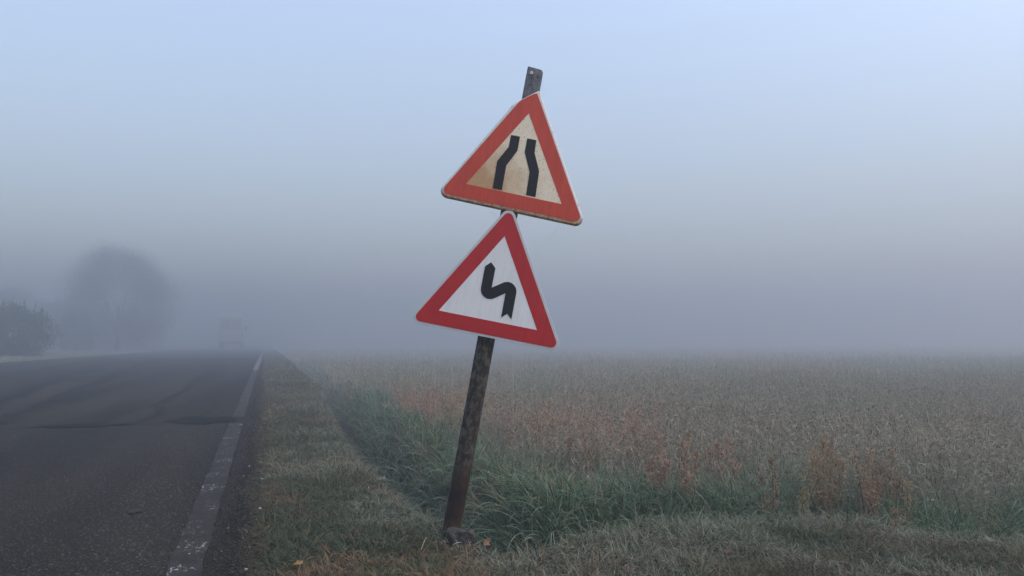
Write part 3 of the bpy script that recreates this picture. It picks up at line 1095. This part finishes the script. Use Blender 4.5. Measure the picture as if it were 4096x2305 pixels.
# ------------------------------------------------------------------ fallen leaves, litter, stalks
def leaf_mesh(size, seed):
    r = random.Random(seed)
    pts = []
    n = 26
    for i in range(n):
        t = i / (n - 1)
        wv = math.sin(PI * t ** .8) * (.36 + .09 * math.sin(t * 19 + seed))
        pts.append((t, wv))
    vs, fs = [], []
    for t, wv in pts:
        for k_, sx_ in enumerate((-1, -.5, 0, .5, 1)):
            z_ = .25 * wv * abs(sx_) ** 1.5 + .12 * math.sin(t * 5 + sx_ * 2 + seed) * abs(sx_)
            vs.append(((t - .5) * size, sx_ * wv * size, (z_ + .18 * (t - .4) ** 2) * size))
    for j in range(n - 1):
        for k_ in range(4): fs.append((j * 5 + k_, j * 5 + k_ + 1, j * 5 + 6 + k_, j * 5 + 5 + k_))
    return vs, fs


LEAF_COLS = {'rust': simple('rusty leaf', (.10, .045, .024), (.17, .08, .042), 60, .7),
             'dark': simple('dark brown leaf', (.05, .030, .022), (.09, .055, .04), 60, .7),
             'grey': simple('frosted grey leaf', (.07, .065, .055), (.11, .10, .085), 60, .8),
             'yellow': simple('yellow leaf', (.22, .125, .035), (.28, .17, .06), 60, .7)}
for (u, v, sz, ck, rz, lab) in [
    (729, 558, .042, 'rust', .4, 'orange brown fallen leaf on the mown grass below the middle of the field'),
    (657, 571, .045, 'rust', 1.9, 'reddish fallen leaf standing on edge at the bottom of the grass'),
    (446, 552, .05, 'dark', 2.7, 'dark curled leaf in the grass left of the concrete lump'),
    (487, 549, .04, 'rust', .9, 'pinkish brown leaf in the grass right of the concrete lump'),
    (298, 572, .038, 'yellow', .2, 'yellow leaf at the bottom of the verge near the asphalt'),
    (988, 545, .05, 'grey', 1.2, 'frosted grey leaf on the mown grass far to the side of the sign'),
    (640, 534, .045, 'dark', 2.2, 'dark leaf stuck in the edge of the long grass right of the ditch end'),
]:
    p = on_ground(u, v, -.02)
    vs, fs = leaf_mesh(sz, int(u))
    lf = mesh('fallen_leaf', vs, fs, None, LEAF_COLS[ck], smooth=True)
    lf.location = (p.x, p.y, z1(p.x, p.y) + .028)
    lf.rotation_euler = (.5 if ck != 'yellow' else .1, -.35, rz)
    tag(lf, lab, 'leaf', 'fallen leaves in the mown grass')


def tube(pts, r0, r1, n=6):
    vs, fs = [], []
    for i, p in enumerate(pts):
        p = Vector(p)
        d = Vector(pts[min(i + 1, len(pts) - 1)]) - Vector(pts[max(i - 1, 0)])
        d.normalize()
        a = d.cross(Vector((.31, .95, .1))).normalized(); b = d.cross(a)
        r = r0 + (r1 - r0) * i / (len(pts) - 1)
        for k_ in range(n):
            an = 2 * PI * k_ / n
            vs.append(p + a * (r * math.cos(an)) + b * (r * math.sin(an)))
    for i in range(len(pts) - 1):
        for k_ in range(n):
            fs.append((i * n + k_, i * n + (k_ + 1) % n, (i + 1) * n + (k_ + 1) % n, (i + 1) * n + k_))
    fs.append(tuple(range(n - 1, -1, -1))); fs.append(tuple((len(pts) - 1) * n + k_ for k_ in range(n)))
    return vs, fs


M_STRAW = simple('pale straw', (.36, .28, .17), (.5, .42, .30), 60, .8)
M_TWIG = simple('dark twig', (.045, .036, .03), (.08, .065, .055), 60, .85)
M_PALE = simple('bleached stalk', (.5, .48, .46), (.62, .6, .58), 60, .8)


def bent(p, az, ln, rise, curve, n=7):
    out = []
    for i in range(n):
        t = i / (n - 1)
        out.append((p[0] + math.cos(az) * ln * t, p[1] + math.sin(az) * ln * t, p[2] + rise * t + curve * math.sin(PI * t)))
    return out


def twig(u, v, z, az, ln, rise, curve, r0, mat, name, lab, cat, grp=None):
    p = on_ground(u, v, z)
    p.z = z1(p.x, p.y) + .012
    vs, fs = tube(bent(p, az, ln, rise, curve), r0, r0 * .5)
    return tag(mesh(name, vs, fs, None, mat, smooth=True), lab, cat, grp)


twig(421, 555, -.02, 1.0, .055, .035, .004, .0016, M_STRAW, 'straw_stalk', 'yellow straw stalk lying slanted left of the concrete lump', 'straw')
twig(453, 549, -.02, -.6, .035, .012, .004, .0016, M_PALE, 'straw_stalk', 'short whitish straw lying in front of the concrete lump', 'straw')
# thin dead stalks on the verge farther along
for u, v, hgt, lean, lab in [(357, 407, .24, -.12, 'thin dark dead stalk leaning on the verge beyond the ditch'), (363, 408, .19, .02, 'thin upright dark stalk beside the leaning dead stalk'), (389, 403, .12, .03, 'short dead stalk nearest the reddish weeds'), (294, 374, .22, .0, 'lone dead stalk on the far verge near the white line')]:
    p = on_ground(u, v, -.02); z_ = z1(p.x, p.y)
    vs, fs = tube([(p.x + lean * t * t * .6, p.y, z_ + hgt * t) for t in (0, .25, .5, .75, 1)], .0035, .0018)
    st = mesh('dead_stalk', vs, fs, None, M_TWIG)
    tag(st, lab, 'stalk', 'thin dead stalks on the verge')
    hv, hf = tube([(p.x + lean * .6, p.y, z_ + hgt * .96), (p.x + lean * .6 + .012, p.y, z_ + hgt * 1.05), (p.x + lean * .6 + .014, p.y, z_ + hgt * 1.1)], .009, .002)
    mesh('seed_head', hv, hf, st, M_TWIG)
# pale bent stalks seen against the field
for u, v0, v1, dd, lab in [(436, 346.5, 359.5, 9.0, 'tall whitish stalk in the field left of the post, under the lower sign'), (453, 352, 355.8, 9.0, 'short whitish stalk in the field just left of the post'), (514, 349, 357, 9.0, 'curved whitish stalk in the field right of the post')]:
    a, b = at_depth(u, v1 + 6, dd), at_depth(u - 1, v0, dd)
    g_ = z1(a.x, a.y)
    vs, fs = tube([(a.x, a.y, g_), (a.x - .01, a.y, (g_ + b.z) * .5), (b.x, b.y, b.z)], .0022, .0012)
    tag(mesh('pale_stalk', vs, fs, None, M_PALE), lab, 'stalk', 'whitish stalks in the field')
# scrap of litter in the ditch
p = on_ground(379, 446, -.12)
vs = []
for i in range(6):
    for j in range(5):
        vs.append(((i / 5 - .5) * .11, (j / 4 - .5) * .05, .018 * math.sin(i * 2.1 + j) + .02 * random.random()))
fs = [(i * 5 + j, i * 5 + j + 1, i * 5 + j + 6, i * 5 + j + 5) for i in range(5) for j in range(4)]
sc = mesh('litter_scrap', vs, fs, None, simple('dirty white scrap', (.35, .34, .33), (.6, .6, .6), 40, .8))
sc.location = (p.x, p.y, z1(p.x, p.y) + .11)
tag(sc, 'small crumpled white scrap of litter lying in the ditch', 'litter')
# pebbles
M_PEB = simple('white pebble', (.20, .195, .185), (.30, .29, .28), 80, .8)
for u, v, r, lab in [(260, 509, .0065, 'white pebble at the edge of the verge grass nearest the camera'), (262, 479, .005, 'small white pebble farther along the verge edge'), (246, 570, .005, 'pale pebble on the dark gravel at the bottom')]:
    p = on_ground(u, v)
    lump('pebble', (p.x, p.y, max(z1(p.x, p.y), 0) + r * .5), r * 1.2, r, r * .8, int(v), M_PEB, lab, 'pebble', .2, .9)
    bpy.context.scene.collection.objects[-1]['group'] = 'white pebbles on the road edge'

# ------------------------------------------------------------------ rust coloured dry plants
WEEDS = [
    # u, v_top, depth, width px, colour key, label
    (690, 431, 4.35, 16, 'rust', 'tall thin rust coloured dry plant right of the signs, first of the near plants'),
    (824, 437, 4.15, 30, 'orange', 'biggest orange brown dry plant in the middle of the near field'),
    (868, 449, 4.05, 24, 'rust', 'rust brown dry plant just right of the biggest orange plant'),
    (886, 447, 4.2, 22, 'rust', 'second rust brown dry plant right of the biggest orange plant'),
    (805, 459, 4.1, 10, 'olive', 'small yellowish dry plant close left of the biggest orange plant'),
    (765, 457, 4.1, 10, 'brown', 'small dark stemmed brown plant halfway between the thin and the biggest orange plant'),
    (900, 479, 3.85, 12, 'orange', 'low orange dry plant at the front, last to the right'),
    (638, 403, 5.6, 28, 'pink', 'pale reddish dry plant behind and left of the thin rust plant'),
    (600, 412, 5.4, 18, 'pink', 'pinkish dry plant between the post and the pale reddish plant'),
    (580, 421, 5.2, 18, 'rust', 'rust dry plant nearest the post on its right side'),
    (657, 436, 4.6, 22, 'pink', 'straw pink dry plant just left of the thin rust plant'),
    (722, 436, 4.7, 24, 'pink', 'frosted pinkish plant just right of the thin rust plant'),
    (544, 402, 6.0, 20, 'orange', 'orange dry plant close behind the post to its right'),
    (513, 407, 6.4, 18, 'pink', 'pinkish dry plant behind the middle of the post'),
    (452, 393, 7.2, 16, 'olive', 'yellowish dry plant left of the post at the edge of the red weeds'),
    (431, 386, 8.2, 20, 'pink', 'reddish dry plant left of the post, second from it'),
    (408, 382, 9.0, 22, 'pink', 'reddish dry plant farthest left in the red weeds'),
]
WC = {'rust': [(.33, .195, .11), (.28, .155, .085), (.37, .265, .175)], 'orange': [(.36, .225, .11), (.31, .18, .085), (.40, .29, .175)],
      'olive': [(.34, .27, .11), (.28, .22, .09), (.38, .31, .17)], 'brown': [(.20, .12, .07), (.32, .17, .08), (.15, .09, .06)], 'pink': [(.38, .22, .145), (.34, .185, .12), (.41, .285, .205)]}
for u, vt, dd, wpx, ck, lab in WEEDS:
    top = at_depth(u, vt, dd)
    gz_ = z1(top.x, top.y)
    hgt = top.z - gz_
    hw = wpx / F * dd / 2
    root = empty('dry_plant', (top.x, top.y, gz_), lab, 'dry plant', 'rust coloured dry plants in the field')
    nst = max(2, min(6, int(wpx / 5)))
    for s_ in range(nst):
        off = (s_ / (nst - 1) - .5) * 2 if nst > 1 else 0
        k_ = random.uniform(.55, .98) if s_ != nst // 2 else 1.0
        hh = hgt * k_ * .97
        dx, dy = off * hw * RT[0] + random.uniform(-.3, .3) * hw, off * hw * RT[1] + random.uniform(-.5, .5) * hw
        bx_, by_ = random.uniform(-.02, .02), random.uniform(-.02, .02)
        pts = [(dx * .25 + dx * .75 * t + bx_ * math.sin(PI * t), dy * .25 + dy * .75 * t + by_ * math.sin(PI * t), hh * t) for t in (0, .2, .4, .6, .8, 1)]
        cols = pal(WC[ck], [1, 1, 1], 1)
        tv, tf = tube(pts, .0028, .0012, 5)
        tv = np.array([tuple(q) for q in tv])
        me = bpy.data.meshes.new('stem'); me.from_pydata([tuple(q) for q in tv], [], tf)
        at_ = me.attributes.new('Col', 'FLOAT_COLOR', 'POINT')
        at_.data.foreach_set('color', np.tile(np.append(cols[0] * .8, 1), len(tv)).astype(np.float32))
        stem = link('stem', me, root, [M_GRASS])
        nb = int((300 if wpx > 14 else 200) * random.uniform(.6, 1.2))
        t = 1 - rng.random(nb) ** 1.25 * .78
        ii = np.interp(t, (0, 1), (0, 1))
        rad = (.008 + .62 * hw * np.sin(np.clip((1.03 - t) * 2.0, .10, 1) * PI / 2)) * rng.random(nb) ** .6
        aa = rng.uniform(0, 2 * PI, nb)
        bx = dx * (.25 + .75 * t) + bx_ * np.sin(PI * t) + rad * np.cos(aa); by = dy * (.25 + .75 * t) + by_ * np.sin(PI * t) + rad * np.sin(aa); bz = hh * t + rng.normal(0, .008, nb)
        cc = pal(WC[ck], [2, 2, 1.2], nb)
        dark = rng.random(nb) < .12
        cc = np.where(dark[:, None], cc * .3, cc)
        f = (rng.random((nb, 1)) * .45) * (~dark[:, None])
        V, Q, C = blades(np.stack([bx, by, bz], 1), rng.uniform(.014, .040, nb), np.maximum(rng.uniform(.0035, .0075, nb), .4 * dd / F), rng.uniform(0, 2 * PI, nb), rng.uniform(.1, 1.3, nb), rng.uniform(0, 1.8, nb), cc, cc * (1 - f) + FROST * f, 2)
        np_mesh('foliage', V, Q, C, M_GRASS, root)  # seed heads mixed with small dry leaves along the stem

# ------------------------------------------------------------------ cobwebs on the sign
M_WEB = simple('cobweb thread', (.25, .25, .26), (.35, .35, .36), 20, .7)


def threads(lines, plate, conv_pts, lab):
    first = tuple(plate.w(*lines[0][0]) + plate.n * .002)
    root = empty('cobweb', first, lab, 'cobweb', 'cobwebs on the sign')
    for ln in lines:
        pts = [tuple(plate.w(*q) + plate.n * .002 - Vector(first)) for q in ln]
        v2, f2 = tube(pts, .00022, .00018, 4)
        mesh('thread', v2, f2, root, M_WEB)


threads([[(1175, 415), (1210, 412), (1245, 407), (1300, 378)], [(1245, 407), (1240, 440), (1225, 485), (1195, 512), (1160, 505)], [(1300, 378), (1390, 290), (1480, 225)], [(1345, 350), (1410, 222)]], B, None, 'loose cobweb threads hanging under the right corner of the upper sign')
threads([[(785, 70), (810, 110), (868, 165)], [(800, 95), (840, 130), (870, 150)], [(632, 60), (632, 88)], [(1075, 120), (1060, 190)], [(1055, 140), (1080, 135)]], B, None, 'thin cobweb threads between the upper sign and the lower tip')
threads([[(915, 195), (905, 280), (900, 340), (898, 372)], [(900, 335), (880, 360)], [(1003, 265), (1010, 330), (1003, 365)]], A, None, 'cobweb threads hanging from the top of the post')

# ------------------------------------------------------------------ trees and bushes in the fog
M_LEAF = plant_mat('dull foliage', .2, .7)
M_BARK = simple('bark', (.05, .042, .035), (.09, .078, .065), 12, .9, .01, .2)


def tree(name, x, y, rx, rz, zc, leaf_n, leaf, lab, cat, seed, trunk_h, cols, low=-.95, sprouts=0, trunks=1, dome=1.0):
    r = np.random.default_rng(seed)
    root = empty(name, (x, y, z1(x, y)), lab, cat)
    # trunk and limbs
    vs, fs = [], []
    rr = random.Random(seed)

    def add(p_, r0, r1):
        v2, f2 = tube(p_, r0, r1, 8)
        o_ = len(vs); vs.extend(v2); fs.extend([tuple(i + o_ for i in f) for f in f2])
    tr = max(.05, rx * .05)
    for k_ in range(trunks):
        ox = (k_ - (trunks - 1) / 2) * .25
        add([(ox, 0, -.2), (ox + .05 * rx * .2, 0, trunk_h * .5), (ox, .03, trunk_h), (ox * 1.5, .1, zc)], tr, tr * .45)
    for k_ in range(11):
        a = rr.uniform(0, 6.28); z0 = trunk_h * rr.uniform(.55, 1.1)
        q = rr.uniform(.45, .85)
        add([(0, 0, z0), (math.cos(a) * rx * q * .45, math.sin(a) * rx * q * .45, z0 + (zc - z0) * .5 + .1 * rz), (math.cos(a) * rx * q, math.sin(a) * rx * q, zc + rz * rr.uniform(-.3, .6))], tr * .45, tr * .1)
    mesh('trunk', vs, fs, root, M_BARK, smooth=True)
    # crown: leaf sprays gathered in clumps over the volume
    nc = max(40, leaf_n // 110)
    d = r.normal(size=(nc, 3)); d /= np.linalg.norm(d, axis=1)[:, None]
    d[:, 2] = np.where(d[:, 2] < low, -d[:, 2], d[:, 2])
    q = r.uniform(.35, 1.0, nc) ** .5 * (1 + .13 * np.sin(d[:, 0] * 5 + seed) + .11 * np.sin(d[:, 1] * 7 + d[:, 2] * 6))
    d = np.sign(d) * np.abs(d) ** dome
    cen = d * q[:, None] * np.array([rx, rx, rz]) * .9 + np.array([0, 0, zc])
    per = leaf_n // nc
    idx = np.repeat(np.arange(nc), per)
    pos = cen[idx] + r.normal(size=(len(idx), 3)) * np.array([rx, rx, rz]) * .10
    pos[:, 2] = np.maximum(pos[:, 2], .05)
    if sprouts:
        k2 = sprouts
        a = r.uniform(0, 6.28, k2); qq = r.random(k2) ** .5 * .85
        sx_ = np.cos(a) * qq * rx; sy_ = np.sin(a) * qq * rx
        hgt_ = r.uniform(.15, .6, k2) * rz * .75
        topz = zc + rz * np.sqrt(1 - qq ** 2) * .9
        t = r.random((k2, 60))
        sp = np.stack([sx_[:, None] + r.normal(size=t.shape) * .035 * (1.2 - t), sy_[:, None] + r.normal(size=t.shape) * .035 * (1.2 - t), topz[:, None] - .1 + hgt_[:, None] * t], -1).reshape(-1, 3)
        pos = np.concatenate([pos, sp]); idx = np.concatenate([idx, r.integers(0, nc, len(sp))])
    m_ = len(pos)
    tint = r.uniform(.7, 1.3, nc)[idx][:, None]
    cc = np.array(cols)[r.integers(0, len(cols), m_)] * tint
    V, Q, C = blades(pos, r.uniform(.6, 1.3, m_) * leaf, r.uniform(.4, .7, m_) * leaf, r.uniform(0, 6.28, m_), r.uniform(.2, 2.2, m_), r.uniform(-.5, 1, m_), cc, cc * 1.1, 2)
    np_mesh('crown', V, Q, C, M_LEAF, root)
    return root


FOG_PALE = [(.12, .135, .105), (.10, .115, .085), (.15, .16, .13)]  # fog paleness put into the leaf colour of the distant trees
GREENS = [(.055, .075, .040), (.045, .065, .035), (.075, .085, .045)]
p = at_depth(13, 350, 37)
tree('roadside_bush', p.x, p.y, 1.6, 1.45, .98, 34000, .085, 'dense dark bush with upright shoots nearest on the far side of the road', 'bush', 3, .6, GREENS, -.95, 30)
p = at_depth(76, 346, 62)
tree('roadside_bush', p.x, p.y, 1.45, 1.85, 1.4, 20000, .10, 'smaller faint bush between the near dark bush and the round tree', 'bush', 5, .6, GREENS, -.95)
p = at_depth(117, 346, 70)
tree('round_tree', p.x, p.y, 4.9, 4.9, 4.05, 130000, .10, 'big round crowned tree fading in the fog beyond the bushes', 'tree', 8, 1.8, FOG_PALE, -.9, dome=.78)
p = at_depth(2, 346, 82)
tree('faint_tree', p.x, p.y, 4.1, 2.9, 3.6, 30000, .16, 'barely visible lower tree in the fog behind the near dark bush', 'tree', 12, 1.5, FOG_PALE, -.9)
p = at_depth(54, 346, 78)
tree('faint_tree', p.x, p.y, 2.9, 2.2, 2.6, 22000, .14, 'barely visible shrubby tree left of the round crowned tree', 'tree', 15, 1.0, FOG_PALE, -.9)

# ------------------------------------------------------------------ pale van in the fog
def prism(prof, x0, x1, taper=0):
    """closed side outline (y,z) swept across the width"""
    n = len(prof)
    vs = [(x0 + taper * max(0, z - 1.1), y, z) for y, z in prof] + [(x1 - taper * max(0, z - 1.1), y, z) for y, z in prof]
    fs = [tuple(range(n)), tuple(2 * n - 1 - i for i in range(n))]
    fs += [(i, n + i, n + (i + 1) % n, (i + 1) % n) for i in range(n)]
    return vs, fs


M_VAN = paint_mat('pale van paint', (.27, .275, .28), (.31, .315, .32), .5, 2)
M_GLASS = simple('sky toned glass', (.10, .11, .115), (.13, .14, .145), 2, .2, 0, .5)  # base colour lifted to stand in for sky reflected in the panes
M_TYRE = simple('tyre rubber', (.012, .012, .012), (.02, .02, .02), 20, .9)
M_LAMP = simple('red lamp lens', (.25, .02, .02), (.3, .03, .03), 10, .3)
VX, VY = -3.8, 93.0
van = empty('truck', (VX, VY, -float(drop(VY + 2))), 'tall boxy truck on the road, almost lost in the fog', 'truck')
van.scale = (1.3, 1.2, 1.65)
body = [(0, .45), (0, 1.1), (.06, 2.2), (.22, 2.4), (3.6, 2.4), (4.1, 2.25), (4.75, 1.35), (5.35, 1.1), (5.45, .8), (5.45, .42), (4.9, .35), (.4, .35)]
vs, fs = prism(body, -.98, .98, .09)
bo = mesh('body', vs, fs, van, M_VAN)
bv = bo.modifiers.new('round', 'BEVEL'); bv.width = .06; bv.segments = 3; bv.limit_method = 'ANGLE'
for sx_ in (-1, 1):
    vs, fs = tube([(sx_ * .43, .035, 1.72), (sx_ * .43, .02, 1.72)], .01, .01, 4)
    w0, w1 = sx_ * .06, sx_ * .80
    vs = [(w0, .012, 1.32), (w1, .012, 1.32), (w1 * .96, .048, 2.02), (w0, .048, 2.02), (w0, -.004, 1.32), (w1, -.004, 1.32), (w1 * .96, .032, 2.02), (w0, .032, 2.02)]
    mesh('rear_window', vs, [(4, 5, 6, 7), (3, 2, 1, 0), (0, 1, 5, 4), (1, 2, 6, 5), (2, 3, 7, 6), (3, 0, 4, 7)], van, M_GLASS)
    vs, fs = prism([(-.03, .85), (-.03, 1.25), (.06, 1.25), (.06, .85)], sx_ * .90 - .055, sx_ * .90 + .055)
    mesh('tail_light', vs, fs, van, M_LAMP)
    vs, fs = prism([(4.2, 1.32), (4.2, 1.62), (4.32, 1.60), (4.32, 1.34)], sx_ * 1.09 - .1, sx_ * 1.09 + .1)
    mesh('wing_mirror', vs, fs, van, M_TYRE)
    for wy in (.95, 4.5):
        vs, fs = tube([(sx_ * .98, wy, .33), (sx_ * .96, wy, .33), (sx_ * .76, wy, .33)], .33, .33, 24)
        wh = mesh('wheel', vs, fs, van, M_TYRE)
vs, fs = prism([(-.06, .38), (-.06, .58), (.10, .58), (.10, .38)], -.95, .95)
mesh('bumper', vs, fs, van, M_TYRE)

# ------------------------------------------------------------------ fog
hz_v = [(x, y, z) for z in (-2.6, 9.6) for x, y in ((-500, -500), (500, -500), (500, 500), (-500, 500))]
hz_f = [(3, 2, 1, 0), (4, 5, 6, 7), (0, 1, 5, 4), (1, 2, 6, 5), (2, 3, 7, 6), (3, 0, 4, 7)]
m = bpy.data.materials.new('morning fog'); m.use_nodes = True
nt = m.node_tree; nt.nodes.clear()
out = nt.nodes.new('ShaderNodeOutputMaterial')
pv = nt.nodes.new('ShaderNodeVolumePrincipled')
pv.inputs['Color'].default_value = (.56, .605, .655, 1)
pv.inputs['Density'].default_value = .024
pv.inputs['Anisotropy'].default_value = .5
nt.links.new(pv.outputs[0], out.inputs['Volume'])
hz = mesh('haze', hz_v, hz_f, None, m)
tag(hz, 'grey morning fog lying over the road and the field', 'fog', kind='stuff')

# ------------------------------------------------------------------ sky, sun, camera
DECK0, DECK1 = .54, 2.2
TINT = (1.22, .98, .80)
SUN_EL, SUN_AZ = math.radians(50), math.radians(125)      # azimuth clockwise from +Y
w = bpy.data.worlds.new('World'); scene.world = w; w.use_nodes = True
nt = w.node_tree
bg = nt.nodes['Background']
sky = nt.nodes.new('ShaderNodeTexSky'); sky.sky_type = 'NISHITA'; sky.sun_disc = False
sky.sun_elevation = SUN_EL; sky.sun_rotation = SUN_AZ
sky.air_density = 1.0; sky.dust_density = 1.0; sky.ozone_density = 2.0
# overcast: a cloud deck is brighter overhead than at the horizon
tc = nt.nodes.new('ShaderNodeTexCoord'); sz = nt.nodes.new('ShaderNodeSeparateXYZ')
nt.links.new(tc.outputs['Generated'], sz.inputs[0])
mr = nt.nodes.new('ShaderNodeMapRange')
mr.inputs['From Min'].default_value = 0; mr.inputs['From Max'].default_value = .42
mr.inputs['To Min'].default_value = DECK0; mr.inputs['To Max'].default_value = DECK1
nt.links.new(sz.outputs['Z'], mr.inputs['Value'])
vm = nt.nodes.new('ShaderNodeVectorMath'); vm.operation = 'SCALE'
nt.links.new(sky.outputs[0], vm.inputs[0]); nt.links.new(mr.outputs[0], vm.inputs['Scale'])
tn = nt.nodes.new('ShaderNodeVectorMath'); tn.operation = 'MULTIPLY'
tn.inputs[1].default_value = TINT
nt.links.new(vm.outputs[0], tn.inputs[0])
nt.links.new(tn.outputs[0], bg.inputs['Color'])
bg.inputs['Strength'].default_value = .10
sl = bpy.data.lights.new('sun', 'SUN'); sl.energy = .9; sl.angle = math.radians(60); sl.color = (1, .95, .88)
so = bpy.data.objects.new('sun', sl); COL.objects.link(so)
dv = Vector((math.sin(SUN_AZ) * math.cos(SUN_EL), math.cos(SUN_AZ) * math.cos(SUN_EL), math.sin(SUN_EL)))
so.rotation_euler = dv.to_track_quat('Z', 'Y').to_euler()
so.location = dv * 100

cam = bpy.data.cameras.new('camera')
cam.sensor_width = 36; cam.lens = F / 1024 * 36
cam.clip_start = .05; cam.clip_end = 3000
co_ = bpy.data.objects.new('camera', cam); COL.objects.link(co_)
co_.location = (0, 0, H)
co_.rotation_euler = (PI / 2 + PIT, 0, -YAW)
scene.camera = co_

scene.view_settings.view_transform = 'Standard'
scene.view_settings.look = 'None'
scene.view_settings.gamma = 1
scene.view_settings.exposure = 0.98
cy = scene.cycles
cy.volume_bounces = 2
cy.max_bounces = 6; cy.diffuse_bounces = 3; cy.glossy_bounces = 2; cy.transmission_bounces = 3
cy.use_denoising = True
cy.sample_clamp_indirect = 5
print('polys', sum(len(o.data.polygons) for o in bpy.data.objects if o.type == 'MESH'))
